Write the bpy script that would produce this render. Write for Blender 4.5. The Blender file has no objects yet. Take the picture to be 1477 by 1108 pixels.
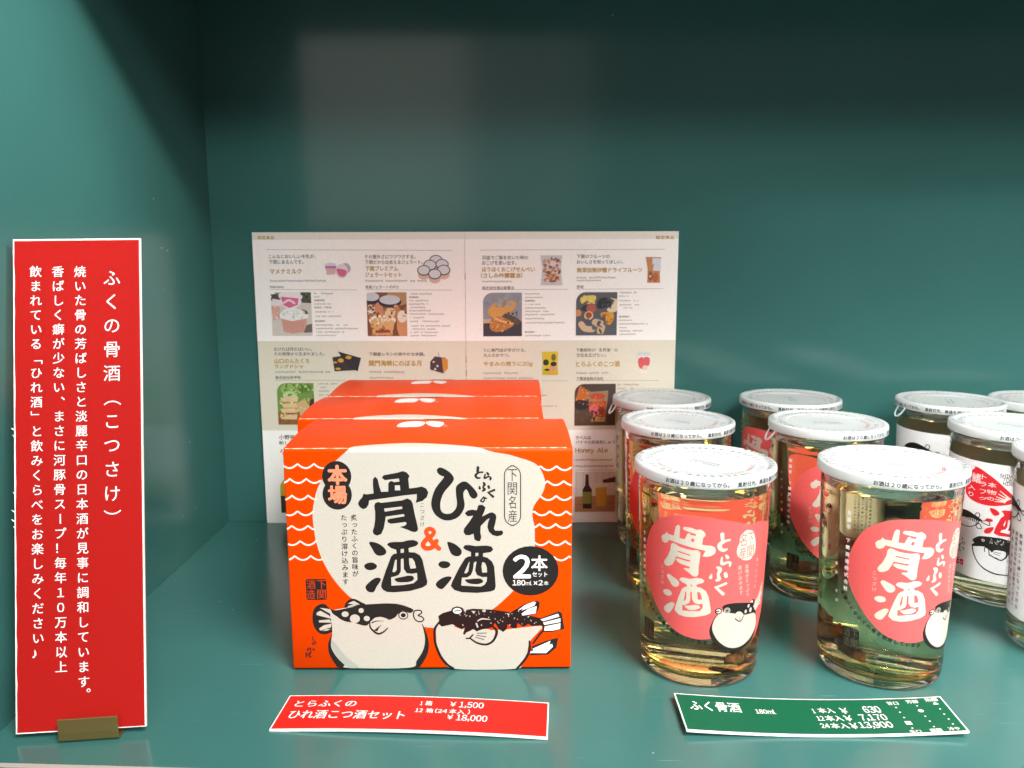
import bpy, bmesh, math, random
from mathutils import Vector, Matrix
from mathutils.geometry import tessellate_polygon
random.seed(7)
S = bpy.context.scene
COL = S.collection
MM = 0.001                      # everything below is written in millimetres

# ------------------------------------------------------------------ camera, world, lights, exposure
cam_data = bpy.data.cameras.new('camera')
cam_data.sensor_width = 36.0
cam_data.lens = 36.0 * 1180.2 / 1477.0
cam_data.clip_start = 0.01
cam_data.clip_end = 50.0
cam_data.dof.use_dof = True
cam_data.dof.focus_distance = 0.415
cam_data.dof.aperture_fstop = 24.0
camera = bpy.data.objects.new('camera', cam_data)
COL.objects.link(camera)
camera.location = (0, 0, 0.2094)
_yaw, _pitch, _roll = -0.0021, 0.16247, -0.0027
_fw = Vector((math.sin(_yaw) * math.cos(_pitch), math.cos(_yaw) * math.cos(_pitch), -math.sin(_pitch)))
_rt = Vector((math.cos(_yaw), -math.sin(_yaw), 0))
_up = _rt.cross(_fw)
_r2 = _rt * math.cos(_roll) + _up * math.sin(_roll)
_u2 = -_rt * math.sin(_roll) + _up * math.cos(_roll)
_m = Matrix((_r2, _u2, -_fw)).transposed().to_4x4()
_m.translation = Vector((0, 0, 0.2094))
camera.matrix_world = _m
S.camera = camera

world = bpy.data.worlds.new('World')
S.world = world
world.use_nodes = True
world.node_tree.nodes['Background'].inputs['Color'].default_value = (0.93, 0.97, 1.0, 1)
world.node_tree.nodes['Background'].inputs['Strength'].default_value = 0.20

def area_light(name, loc, aim, w, h, power, col):
    L = bpy.data.lights.new(name, 'AREA')
    L.shape = 'RECTANGLE'; L.size = w; L.size_y = h
    L.energy = power; L.color = col
    o = bpy.data.objects.new(name, L)
    COL.objects.link(o)
    o.location = loc
    d = Vector(aim) - Vector(loc)
    o.rotation_euler = d.to_track_quat('-Z', 'Y').to_euler()
    return o
# shop ceiling: a panel just before the cabinet, two rows further back, a narrow accent lamp for the left wall, an added fill, stand-ins for the bright shop
panel = area_light('ceiling_panel_light', (0.8, -0.15, 1.40), (0.42, 0.38, 0.0), 1.2, 0.3, 4.3, (1.0, 0.985, 0.955))
panel.data.spread = math.radians(45)
panel = area_light('ceiling_panel_light', (1.35, -1.2, 2.05), (0.24, 0.45, 0.1), 1.6, 0.4, 11, (1.0, 0.985, 0.955))
panel.data.spread = math.radians(50)
area_light('ceiling_strip_light', (1.0, -2.85, 1.92), (0.0, 0.5, 0.1), 2.6, 0.30, 72, (1.0, 0.98, 0.955))
beam = area_light('narrow_beam_light', (3.2, -1.75, 1.88), (-0.225, 0.30, 0.435), 0.3, 0.22, 1.1, (1.0, 0.99, 0.95))
beam.data.spread = math.radians(8)
beam = area_light('narrow_beam_light', (-1.25, -2.0, 1.75), (0.46, 0.52, 0.04), 0.35, 0.25, 0.72, (1.0, 0.99, 0.96))  # added fill from the left, brightens the right-hand cups and wall
beam.data.spread = math.radians(10)
area_light('shop_reflection_panel', (-0.52, -2.2, 0.90), (-0.52, 0.6, 0.9), 0.68, 1.2, 2.0, (0.97, 0.88, 0.78))  # area light standing in for the lit shop wall mirrored in the back wall
area_light('shop_reflection_panel', (-0.33, -2.25, 0.95), (-0.33, 0.6, 0.95), 1.3, 1.3, 2.2, (0.93, 0.95, 0.92))  # fainter, larger panel added so the mirrored patch fades outwards
area_light('shop_reflection_panel', (1.75, -2.3, 1.62), (1.3, 0.6, 1.3), 2.4, 0.9, 3.0, (0.93, 0.97, 1.0))  # added to lighten the mirrored top right of the back wall

S.view_settings.view_transform = 'Standard'
S.view_settings.look = 'None'
S.view_settings.exposure = 0.0
S.view_settings.gamma = 1.0
S.view_settings.use_curve_mapping = False
S.render.engine = 'CYCLES'
S.cycles.use_denoising = True
S.cycles.max_bounces = 20
S.cycles.transmission_bounces = 18
S.cycles.transparent_max_bounces = 12
S.cycles.glossy_bounces = 6
S.cycles.diffuse_bounces = 4
S.cycles.caustics_refractive = True
S.cycles.caustics_reflective = False
S.cycles.blur_glossy = 1.0
S.cycles.sample_clamp_indirect = 40.0

# ------------------------------------------------------------------ materials
def lin(c):
    c = c / 255.0
    return c / 12.92 if c <= 0.04045 else ((c + 0.055) / 1.055) ** 2.4
def hexcol(h):
    h = h.lstrip('#')
    return tuple(lin(int(h[i:i + 2], 16)) for i in (0, 2, 4))
_mats = {}
def ink(h, rough=0.5, spec=0.4):
    """printed ink: a plain pigment with a trace of paper mottle"""
    key = (h, rough, spec)
    if key in _mats: return _mats[key]
    m = bpy.data.materials.new('ink_' + h.strip('#'))
    m.use_nodes = True
    nt = m.node_tree; b = nt.nodes['Principled BSDF']
    c = hexcol(h)
    n = nt.nodes.new('ShaderNodeTexNoise'); n.inputs['Scale'].default_value = 900; n.inputs['Detail'].default_value = 2
    tc = nt.nodes.new('ShaderNodeTexCoord'); nt.links.new(tc.outputs['Object'], n.inputs['Vector'])
    r = nt.nodes.new('ShaderNodeMapRange'); r.inputs['To Min'].default_value = 0.9; r.inputs['To Max'].default_value = 1.08
    nt.links.new(n.outputs['Fac'], r.inputs['Value'])
    mx = nt.nodes.new('ShaderNodeVectorMath'); mx.operation = 'SCALE'; mx.inputs[0].default_value = c
    nt.links.new(r.outputs['Result'], mx.inputs['Scale'])
    nt.links.new(mx.outputs['Vector'], b.inputs['Base Color'])
    b.inputs['Roughness'].default_value = rough
    b.inputs['Specular IOR Level'].default_value = spec
    _mats[key] = m
    return m
def plain(name, col, rough=0.5, spec=0.5, metal=0.0, trans=0.0, ior=1.45, coat=0.0):
    m = bpy.data.materials.new(name); m.use_nodes = True
    b = m.node_tree.nodes['Principled BSDF']
    b.inputs['Base Color'].default_value = (*col, 1)
    b.inputs['Roughness'].default_value = rough
    b.inputs['Specular IOR Level'].default_value = spec
    b.inputs['Metallic'].default_value = metal
    b.inputs['Transmission Weight'].default_value = trans
    b.inputs['IOR'].default_value = ior
    b.inputs['Coat Weight'].default_value = coat
    return m
def laminate(name, col, rough, scale_vec, specks, spec=0.5, scratch=0.2):
    """painted melamine board: faint mottling, fine scratches, dust specks, slightly uneven gloss"""
    m = bpy.data.materials.new(name); m.use_nodes = True
    nt = m.node_tree; b = nt.nodes['Principled BSDF']
    tc = nt.nodes.new('ShaderNodeTexCoord')
    n1 = nt.nodes.new('ShaderNodeTexNoise'); n1.inputs['Scale'].default_value = 9; n1.inputs['Detail'].default_value = 6
    nt.links.new(tc.outputs['Object'], n1.inputs['Vector'])
    r1 = nt.nodes.new('ShaderNodeMapRange'); r1.inputs['To Min'].default_value = 0.88; r1.inputs['To Max'].default_value = 1.12
    nt.links.new(n1.outputs['Fac'], r1.inputs['Value'])
    sc = nt.nodes.new('ShaderNodeVectorMath'); sc.operation = 'SCALE'; sc.inputs[0].default_value = col
    nt.links.new(r1.outputs['Result'], sc.inputs['Scale'])
    # dust specks
    vo = nt.nodes.new('ShaderNodeTexVoronoi'); vo.inputs['Scale'].default_value = 85; vo.inputs['Randomness'].default_value = 1
    nt.links.new(tc.outputs['Object'], vo.inputs['Vector'])
    wn = nt.nodes.new('ShaderNodeMath'); wn.operation = 'LESS_THAN'; wn.inputs[1].default_value = 0.045
    nt.links.new(vo.outputs['Distance'], wn.inputs[0])
    sepc = nt.nodes.new('ShaderNodeSeparateColor'); nt.links.new(vo.outputs['Color'], sepc.inputs['Color'])
    gt = nt.nodes.new('ShaderNodeMath'); gt.operation = 'GREATER_THAN'; gt.inputs[1].default_value = 1 - specks
    nt.links.new(sepc.outputs['Red'], gt.inputs[0])
    mul = nt.nodes.new('ShaderNodeMath'); mul.operation = 'MULTIPLY'
    nt.links.new(wn.outputs[0], mul.inputs[0]); nt.links.new(gt.outputs[0], mul.inputs[1])
    # long faint scratches
    mp = nt.nodes.new('ShaderNodeMapping'); mp.inputs['Scale'].default_value = scale_vec
    mp.inputs['Rotation'].default_value = (0, 0, 0.22)
    nt.links.new(tc.outputs['Object'], mp.inputs['Vector'])
    n2 = nt.nodes.new('ShaderNodeTexNoise'); n2.inputs['Scale'].default_value = 20; n2.inputs['Detail'].default_value = 1
    nt.links.new(mp.outputs['Vector'], n2.inputs['Vector'])
    r2 = nt.nodes.new('ShaderNodeMapRange'); r2.inputs['From Min'].default_value = 0.74; r2.inputs['From Max'].default_value = 0.80
    r2.inputs['To Max'].default_value = scratch
    nt.links.new(n2.outputs['Fac'], r2.inputs['Value'])
    mx0 = nt.nodes.new('ShaderNodeMath'); mx0.operation = 'MAXIMUM'
    ml = nt.nodes.new('ShaderNodeMath'); ml.operation = 'MULTIPLY'; ml.inputs[1].default_value = 0.55
    nt.links.new(mul.outputs[0], ml.inputs[0])
    nt.links.new(ml.outputs[0], mx0.inputs[0]); nt.links.new(r2.outputs['Result'], mx0.inputs[1])
    mix = nt.nodes.new('ShaderNodeMix'); mix.data_type = 'RGBA'
    nt.links.new(mx0.outputs[0], mix.inputs['Factor'])
    nt.links.new(sc.outputs['Vector'], mix.inputs['A'])
    mix.inputs['B'].default_value = (0.45, 0.55, 0.52, 1)
    nt.links.new(mix.outputs['Result'], b.inputs['Base Color'])
    n3 = nt.nodes.new('ShaderNodeTexNoise'); n3.inputs['Scale'].default_value = 14; n3.inputs['Detail'].default_value = 4
    nt.links.new(tc.outputs['Object'], n3.inputs['Vector'])
    r3 = nt.nodes.new('ShaderNodeMapRange'); r3.inputs['To Min'].default_value = rough * 0.8; r3.inputs['To Max'].default_value = rough * 1.25
    nt.links.new(n3.outputs['Fac'], r3.inputs['Value'])
    nt.links.new(r3.outputs['Result'], b.inputs['Roughness'])
    b.inputs['Specular IOR Level'].default_value = spec
    return m

TEAL = (0.036, 0.126, 0.114)
m_shelf = laminate('teal_laminate_shelf', TEAL, 0.20, (2, 60, 2), 0.16, 0.5, 0.22)
m_back = laminate('teal_laminate_back', TEAL, 0.12, (1, 1, 60), 0.03, 0.42, 0.0)
m_side = laminate('teal_laminate_side', TEAL, 0.2, (1, 40, 2), 0.07, 0.5, 0.0)
m_edge = plain('worn_edge_band', (0.30, 0.25, 0.22), 0.5)
m_glass = plain('clear_glass', (0.995, 1.0, 0.995), 0.0, 0.5, 0, 1.0, 1.5)
# where liquid wets the glass the step in refractive index is 1.5 / 1.335; the free surface of the liquid is 1.335
m_wet = plain('amber_wetted_glass', (0.95, 0.835, 0.45), 0.0, 0.5, 0, 1.0, 1.5 / 1.335)
m_wet_pale = plain('pale_wetted_glass', (0.965, 0.915, 0.66), 0.0, 0.5, 0, 1.0, 1.5 / 1.335)
m_sake = plain('sake_surface', (0.99, 0.97, 0.90), 0.0, 0.5, 0, 1.0, 1.335)
m_lid = plain('white_lid_plastic', (0.70, 0.725, 0.72), 0.3, 0.5)
def translucent(m, col, fac):
    nt = m.node_tree; b = nt.nodes['Principled BSDF']; out = nt.nodes['Material Output']
    t = nt.nodes.new('ShaderNodeBsdfTranslucent'); t.inputs['Color'].default_value = (*col, 1)
    mx = nt.nodes.new('ShaderNodeMixShader'); mx.inputs['Fac'].default_value = fac
    nt.links.new(b.outputs[0], mx.inputs[1]); nt.links.new(t.outputs[0], mx.inputs[2]); nt.links.new(mx.outputs[0], out.inputs['Surface'])
translucent(m_lid, (0.86, 0.88, 0.87), 0.34)
m_tab = plain('clear_tab_plastic', (0.86, 0.88, 0.88), 0.3, 0.5, 0, 0.5, 1.4)
m_gold = plain('brushed_brass', (0.30, 0.215, 0.075), 0.42, 0.5, 0.85)
m_board = ink('#efe8e2', 0.6)

def bone_material():
    m = bpy.data.materials.new('charred_fish_bone'); m.use_nodes = True
    nt = m.node_tree; b = nt.nodes['Principled BSDF']
    tc = nt.nodes.new('ShaderNodeTexCoord')
    n = nt.nodes.new('ShaderNodeTexNoise'); n.inputs['Scale'].default_value = 160; n.inputs['Detail'].default_value = 5
    nt.links.new(tc.outputs['Object'], n.inputs['Vector'])
    cr = nt.nodes.new('ShaderNodeValToRGB')
    cr.color_ramp.elements[0].position = 0.35; cr.color_ramp.elements[0].color = (0.035, 0.012, 0.006, 1)
    cr.color_ramp.elements[1].position = 0.68; cr.color_ramp.elements[1].color = (0.34, 0.13, 0.03, 1)
    nt.links.new(n.outputs['Fac'], cr.inputs['Fac']); nt.links.new(cr.outputs['Color'], b.inputs['Base Color'])
    b.inputs['Roughness'].default_value = 0.5
    return m
m_bone = bone_material()

# ------------------------------------------------------------------ mesh helpers (millimetres in, metres out)
def link(name, me, mats, parent=None, smooth=False):
    o = bpy.data.objects.new(name, me)
    for m in mats: me.materials.append(m)
    if smooth:
        for p in me.polygons: p.use_smooth = True
    COL.objects.link(o)
    if parent is not None: o.parent = parent
    return o
def from_pydata(name, verts, faces, mats, parent=None, smooth=False):
    me = bpy.data.meshes.new(name)
    me.from_pydata([(x * MM, y * MM, z * MM) for x, y, z in verts], [], faces)
    me.validate(); me.update()
    return link(name, me, mats, parent, smooth)
def lathe(name, prof, mat, parent=None, n=96, z0=0.0):
    """closed profile of (r, z); a repeated point makes a hard crease"""
    V, F = [], []
    rings = []
    for r, z in prof:
        if r < 1e-6:
            V.append((0, 0, z + z0)); rings.append([len(V) - 1])
        else:
            st = len(V)
            for k in range(n):
                a = 2 * math.pi * k / n
                V.append((r * math.cos(a), r * math.sin(a), z + z0))
            rings.append(list(range(st, st + n)))
    for a, b in zip(rings[:-1], rings[1:]):
        for k in range(n):
            k2 = (k + 1) % n
            if len(a) == 1 and len(b) == 1: continue
            if len(a) == 1: F.append((a[0], b[k2], b[k]))
            elif len(b) == 1: F.append((a[k], a[k2], b[0]))
            else: F.append((a[k], a[k2], b[k2], b[k]))
    o = from_pydata(name, V, F, [mat], parent, True)
    bm = bmesh.new(); bm.from_mesh(o.data)
    bmesh.ops.recalc_face_normals(bm, faces=bm.faces[:])
    bm.to_mesh(o.data); bm.free()
    return o
def thing(name, label, cat, loc, rz=0.0, group=None):
    o = bpy.data.objects.new(name, None)
    o.empty_display_size = 0.02
    COL.objects.link(o)
    o.location = [c * MM for c in loc]; o.rotation_euler = (0, 0, rz)
    o['label'] = label; o['category'] = cat
    if group: o['group'] = group
    return o
def dup(root, loc, rz, label):
    r = root.copy(); COL.objects.link(r)
    r.location = [c * MM for c in loc]; r.rotation_euler = (0, 0, rz); r['label'] = label
    for ch in list(root.children):
        c = ch.copy(); COL.objects.link(c); c.parent = r
        for g in list(ch.children):
            d = g.copy(); COL.objects.link(d); d.parent = c
    return r

# ------------------------------------------------------------------ flat printed artwork -> mesh
def crom(pts, closed, step=6):
    n = len(pts); out = []
    for i in range(n if closed else n - 1):
        if closed: p0, p1, p2, p3 = pts[i - 1], pts[i], pts[(i + 1) % n], pts[(i + 2) % n]
        else: p0, p1, p2, p3 = pts[max(i - 1, 0)], pts[i], pts[i + 1], pts[min(i + 2, n - 1)]
        for k in range(step):
            t = k / step
            out.append(tuple(0.5 * (2 * b + (c - a) * t + (2 * a - 5 * b + 4 * c - d) * t * t + (3 * b - a - 3 * c + d) * t ** 3)
                             for a, b, c, d in zip(p0, p1, p2, p3)))
    if not closed: out.append(tuple(pts[-1]))
    return out
_gl = {}
_tc = bpy.data.curves.new('lettering', 'FONT'); _tc.size = 1; _tc.resolution_u = 3
_to = bpy.data.objects.new('lettering', _tc)
def _raw(ch):
    _tc.body = ch
    me = _to.to_mesh()
    V = [(v.co.x, v.co.y) for v in me.vertices]; F = [tuple(p.vertices) for p in me.polygons]
    _to.to_mesh_clear()
    return V, F
def glyph(ch):
    """outline of one character at size 1; Latin letters and digits come from the full-width set of the same face"""
    if ch not in _gl:
        if ch in ' \u3000': _gl[ch] = ([], [], 0.5 if ch == ' ' else 1.0)
        elif 33 <= ord(ch) < 127:
            V, F = _raw(chr(ord(ch) + 0xFEE0)); x0 = min(v[0] for v in V)
            V = [(x - x0 + .04, y) for x, y in V]; _gl[ch] = (V, F, max(v[0] for v in V) + .05)
        else:
            V, F = _raw(ch); _gl[ch] = (V, F, 1.0)
    return _gl[ch]
def glyphs(s):
    V, F, x = [], [], 0.0
    for ch in s:
        v, f, adv = glyph(ch); o = len(V)
        V += [(a + x, b) for a, b in v]; F += [tuple(o + k for k in q) for q in f]; x += adv
    bb = (min(v[0] for v in V), min(v[1] for v in V), max(v[0] for v in V), max(v[1] for v in V)) if V else (0, 0, 1, 1)
    return V, F, bb
class Art:
    def __init__(s): s.V = []; s.F = []; s.M = []; s.mats = []; s.n = 0; s.sub = 0
    def mi(s, m):
        if m not in s.mats: s.mats.append(m)
        return s.mats.index(m)
    clip = None
    def add(s, V, F, m):
        s.n += 1
        if s.clip:                              # keep what falls inside the picture frame
            x0, y0, x1, y1 = s.clip; V2, F2 = [], []
            for f in F:
                P = [V[k] for k in f]
                for ax, lim, sg in ((0, x0, 1), (0, x1, -1), (1, y0, 1), (1, y1, -1)):
                    Q = []
                    for i in range(len(P)):
                        a, b = P[i - 1], P[i]; da, db = sg * (a[ax] - lim), sg * (b[ax] - lim)
                        if (da >= 0) != (db >= 0):
                            t = da / (da - db); Q.append((a[0] + (b[0] - a[0]) * t, a[1] + (b[1] - a[1]) * t))
                        if db >= 0: Q.append(tuple(b))
                    P = Q
                    if not P: break
                if len(P) > 2:
                    F2.append(tuple(range(len(V2), len(V2) + len(P)))); V2 += P
            V, F = V2, F2
        zz = s.n * 0.002 + s.sub * 0.0002
        o = len(s.V); s.V += [(x, y, zz) for x, y in V]
        i = s.mi(m)
        for f in F: s.F.append(tuple(o + k for k in f)); s.M.append(i)
    def bold(s, V, F, m, w):
        """one impression, or a heavier one made of shifted impressions"""
        s.add(V, F, m)
        if w:
            k = abs(w)
            D = ((1, 0), (-1, 0), (0, 1), (0, -1), (.7, .7), (-.7, -.7), (.7, -.7), (-.7, .7)) if w > 0 else ((1, 0), (-1, 0), (.5, 0), (-.5, 0))
            for dx, dy in D:
                s.sub += 1; s.n -= 1
                s.add([(x + dx * k, y + dy * k) for x, y in V], F, m)
            s.sub = 0
    def poly(s, pts, m, smooth=False, holes=(), step=5):
        loops = [crom(pts, True, step) if smooth else list(pts)]
        loops += [crom(h, True, step) if smooth else list(h) for h in holes]
        flat = [p for l in loops for p in l]
        tri = tessellate_polygon([[Vector((p[0], p[1], 0)) for p in l] for l in loops])
        s.add(flat, tri, m)
    def rect(s, p, m):
        (x0, y0), (x1, y1) = p
        s.add([(x0, y0), (x1, y0), (x1, y1), (x0, y1)], [(0, 1, 2, 3)], m)
    def rrect(s, p, r, m):
        (x0, y1), (x1, y0) = p
        P = []
        for cx, cy, a0 in ((x1 - r, y1 - r, 0), (x0 + r, y1 - r, 90), (x0 + r, y0 + r, 180), (x1 - r, y0 + r, 270)):
            for k in range(6):
                a = math.radians(a0 + 18 * k); P.append((cx + r * math.cos(a), cy + r * math.sin(a)))
        s.poly(P, m); return P
    def ell(s, c, rx, ry, m, rot=0.0, n=28):
        P = []
        for k in range(n):
            a = 2 * math.pi * k / n; x, y = rx * math.cos(a), ry * math.sin(a)
            P.append((c[0] + x * math.cos(rot) - y * math.sin(rot), c[1] + x * math.sin(rot) + y * math.cos(rot)))
        s.add(P, [tuple(range(n))], m)
    def ellb(s, p, m, rot=0.0):
        (x0, y0), (x1, y1) = p
        s.ell(((x0 + x1) / 2, (y0 + y1) / 2), abs(x1 - x0) / 2, abs(y1 - y0) / 2, m, rot)
    def stroke(s, pts, w, m, smooth=True, closed=False, caps=True):
        ws = list(w) if isinstance(w, (list, tuple)) else [w] * len(pts)
        P = [(p[0], p[1], q) for p, q in zip(pts, ws)]
        if smooth and len(P) > 2: P = crom(P, closed, 6)
        if closed: P.append(P[0])
        L, R = [], []
        n = len(P)
        for i in range(n):
            a, b = P[max(i - 1, 0)], P[min(i + 1, n - 1)]
            if closed and i in (0, n - 1): a, b = P[n - 2], P[1]
            dx, dy = b[0] - a[0], b[1] - a[1]; l = math.hypot(dx, dy) or 1
            nx, ny = -dy / l, dx / l; h = P[i][2] / 2
            L.append((P[i][0] + nx * h, P[i][1] + ny * h)); R.append((P[i][0] - nx * h, P[i][1] - ny * h))
        if caps and not closed:
            def cap(i, j):
                dx, dy = P[i][0] - P[j][0], P[i][1] - P[j][1]; l = math.hypot(dx, dy) or 1
                dx /= l; dy /= l; h = P[i][2] / 2; res = []
                for k in (30, 60, 88):
                    a = math.radians(k); res.append(((P[i][0] + dx * h * math.sin(a)), (P[i][1] + dy * h * math.sin(a)), h * math.cos(a), dx, dy))
                return res
            e = cap(n - 1, n - 2)
            for x, y, h, dx, dy in e: L.append((x - dy * h, y + dx * h)); R.append((x + dy * h, y - dx * h))
            b = cap(0, 1)
            for x, y, h, dx, dy in b: L.insert(0, (x + dy * h, y - dx * h)); R.insert(0, (x - dy * h, y + dx * h))
        k = len(L)
        s.add(L + R, [(i, i + 1, k + i + 1, k + i) for i in range(k - 1)], m)
    def fit(s, text, p, m, weight=0.0):
        """a string stretched into the rectangle given by two corners"""
        (xa, ya), (xb, yb) = p
        x0, x1, y0, y1 = min(xa, xb), max(xa, xb), min(ya, yb), max(ya, yb)
        V, F, bb = glyphs(text)
        sx, sy = (x1 - x0) / (bb[2] - bb[0]), (y1 - y0) / (bb[3] - bb[1])
        s.bold([(x0 + (x - bb[0]) * sx, y0 + (y - bb[1]) * sy) for x, y in V], F, m, weight * min(sx, sy))
    def cell(s, ch, cx, cy, size, m, weight=0.0, rot=0.0, sx=1.0):
        V, F, adv = glyph(ch)
        ex = adv / 2
        c, q = math.cos(rot), math.sin(rot)
        P = []
        for x, y in V:
            x = (x - ex) * size * sx; y = (y - 0.36) * size
            P.append((cx + x * c - y * q, cy + x * q + y * c))
        s.bold(P, F, m, weight * size)
    def column(s, text, p, size, m, weight=0.0):
        """vertical Japanese setting from the first cell centre to the last"""
        (x0, y0), (x1, y1) = p
        n = len(text)
        for i, ch in enumerate(text):
            if ch == ' ' or ch == '\u3000': continue
            t = i / max(n - 1, 1); x = x0 + (x1 - x0) * t; y = y0 + (y1 - y0) * t
            if ch in '、。': s.cell(ch, x + size * .62, y + size * .55, size, m, weight)
            elif ch in 'っょゃゅェッ': s.cell(ch, x + size * .08, y + size * .08, size, m, weight)
            elif ch in '（）「」ー': s.cell(ch, x, y, size, m, weight, -math.pi / 2)
            else: s.cell(ch, x, y, size, m, weight)
    def along(s, text, pts, size, m, weight=0.0, upright=False):
        P = crom(pts, False, 8); D = [0]
        for a, b in zip(P[:-1], P[1:]): D.append(D[-1] + math.hypot(b[0] - a[0], b[1] - a[1]))
        for i, ch in enumerate(text):
            d = D[-1] * i / (len(text) - 1)
            k = max(j for j in range(len(D)) if D[j] <= d + 1e-9); k = min(k, len(P) - 2)
            t = (d - D[k]) / ((D[k + 1] - D[k]) or 1)
            x = P[k][0] + (P[k + 1][0] - P[k][0]) * t; y = P[k][1] + (P[k + 1][1] - P[k][1]) * t
            r = math.atan2(P[k + 1][1] - P[k][1], P[k + 1][0] - P[k][0])
            s.cell(ch, x, y, size, m, weight, 0 if upright else r)
    def greek(s, p, m, fill=0.7):
        """a line of print too small to read: a row of little marks"""
        (xa, ya), (xb, yb) = p
        x0, x1, y0, y1 = min(xa, xb), max(xa, xb), min(ya, yb), max(ya, yb)
        h = y1 - y0; x = x0; V, F = [], []
        while x < x1 - h * 0.4:
            w = h * random.uniform(0.55, 0.95)
            if random.random() < 0.9:
                b = h * random.uniform(0, 0.3); t = h * random.uniform(0.7, 1.0); q = h * 0.16
                for (a0, b0, a1, b1) in ((0, b, w, b + q), (0, (b + t) / 2, w, (b + t) / 2 + q), (w * .4, b, w * .4 + q, t)):
                    o = len(V); V += [(x + a0, y0 + b0), (x + a1, y0 + b0), (x + a1, y0 + b1), (x + a0, y0 + b1)]; F.append((o, o + 1, o + 2, o + 3))
            x += w + h * 0.16
        s.add(V, F, m)
    def build(s, name, parent, fn, xcuts=(), ycuts=()):
        def cut(V, F, M, cuts, ax):
            """split the faces that are wide enough to need bending"""
            if not len(cuts): return V, F, M
            thr = 1.3 * abs(cuts[1] - cuts[0]); big, sf, sm = [], [], []
            for f, i in zip(F, M):
                q = [V[k][ax] for k in f]
                if max(q) - min(q) > thr: big.append((f, i))
                else: sf.append(f); sm.append(i)
            bm = bmesh.new(); vs = {}
            for f, i in big:
                for k in f:
                    if k not in vs: vs[k] = bm.verts.new(V[k])
                try:
                    nf = bm.faces.new([vs[k] for k in f]); nf.material_index = i
                except ValueError: pass
            no = (1, 0, 0) if ax == 0 else (0, 1, 0)
            for c in cuts:
                bmesh.ops.bisect_plane(bm, geom=bm.verts[:] + bm.edges[:] + bm.faces[:], plane_co=[c * k for k in no], plane_no=no, dist=1e-6)
            bm.verts.index_update(); o = len(V)
            V = list(V) + [tuple(v.co) for v in bm.verts]
            for f in bm.faces: sf.append(tuple(o + v.index for v in f.verts)); sm.append(f.material_index)
            bm.free()
            return V, sf, sm
        V, F, M = cut(s.V, s.F, s.M, xcuts, 0)
        V, F, M = cut(V, F, M, ycuts, 1)
        used = sorted({k for f in F for k in f}); ix = {k: j for j, k in enumerate(used)}
        me = bpy.data.meshes.new(name)
        me.from_pydata([[c * MM for c in fn(*V[k])] for k in used], [], [tuple(ix[k] for k in f) for f in F])
        for m in s.mats: me.materials.append(m)
        me.polygons.foreach_set('material_index', M)
        me.update()
        return link(name, me, [], parent)

# ------------------------------------------------------------------ the cabinet (setting)
def struct(name, V, F, mats, smooth=False):
    o = from_pydata(name, V, F, mats, None, smooth); o['kind'] = 'structure'; return o
BOXF = [(0, 3, 2, 1), (4, 5, 6, 7), (0, 1, 5, 4), (1, 2, 6, 5), (2, 3, 7, 6), (3, 0, 4, 7)]
def hexa(x0, y0, z0, x1, y1, z1):
    return [(x0, y0, z0), (x1, y0, z0), (x1, y1, z0), (x0, y1, z0), (x0, y0, z1), (x1, y0, z1), (x1, y1, z1), (x0, y1, z1)]
FL, FR, BK = (-236, 310.2), (760, 265.5), 613.7
xl0, xl1 = -227.7, -222.97           # side wall inner face at the front and at the back
V = [(FL[0], FL[1], -18), (FR[0], FR[1], -18), (760, 640, -18), (-260, 640, -18), (FL[0], FL[1], 0), (FR[0], FR[1], 0), (760, 640, 0), (-260, 640, 0)]
# the shelf board with a small eased front edge
V += [(FL[0], FL[1] - 1.1, -1.3), (FR[0], FR[1] - 1.1, -1.3), (FL[0], FL[1] - 1.1, -18), (FR[0], FR[1] - 1.1, -18)]
o = struct('shelf_board', V, [(4, 5, 6, 7), (4, 8, 9, 5), (8, 10, 11, 9), (10, 3, 2, 11), (4, 7, 3, 10), (4, 10, 8), (5, 9, 11, 2, 6), (7, 6, 2, 3)], [m_shelf, m_edge])
for p in o.data.polygons:
    if p.index == 1: p.material_index = 1
struct('back_wall', hexa(-260, BK, 0.2, 760, BK + 18, 434), BOXF, [m_back])
V = [(xl0 - 20, 300, 0.2), (xl0, 300, 0.2), (xl1, BK - .2, 0.2), (xl1 - 20, BK - .2, 0.2)]
V += [(x, y, 434) for x, y, z in V]
struct('side_wall', V, BOXF, [m_side])
struct('upper_shelf', hexa(-260, 308, 435, 760, 640, 455), BOXF, [m_side])

# ------------------------------------------------------------------ inks
ORG = ink('#ea4200', 0.40, 0.07); CREAM = ink('#c0bbaf', 0.5, .3); BLK = ink('#1c1a18', 0.45); SALM = ink('#f08a66', 0.5)
ORGTXT = ink('#e8480e', 0.5); WAVE = ink('#ecdccb', 0.5); FWHITE = ink('#c0b8ac', 0.5, .3); GREY = ink('#a8a79e', 0.5); DKRED = ink('#1d0d0d', 0.45)
WHT = ink('#efeae6', 0.5); SEALTXT = ink('#c23a0c', .5)
RED = ink('#9e1511', 0.6, .12); REDT = ink('#c42018', 0.55, .2); GRN = ink('#0c5338', 0.55, .2)
PINK = ink("#dc5b5a", 0.38, 0.4); PWHT = ink('#c9c3b3', 0.4)
LWHT = ink('#eceeee', 0.5, .3); LRED = ink('#e0222d', 0.5)

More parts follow.
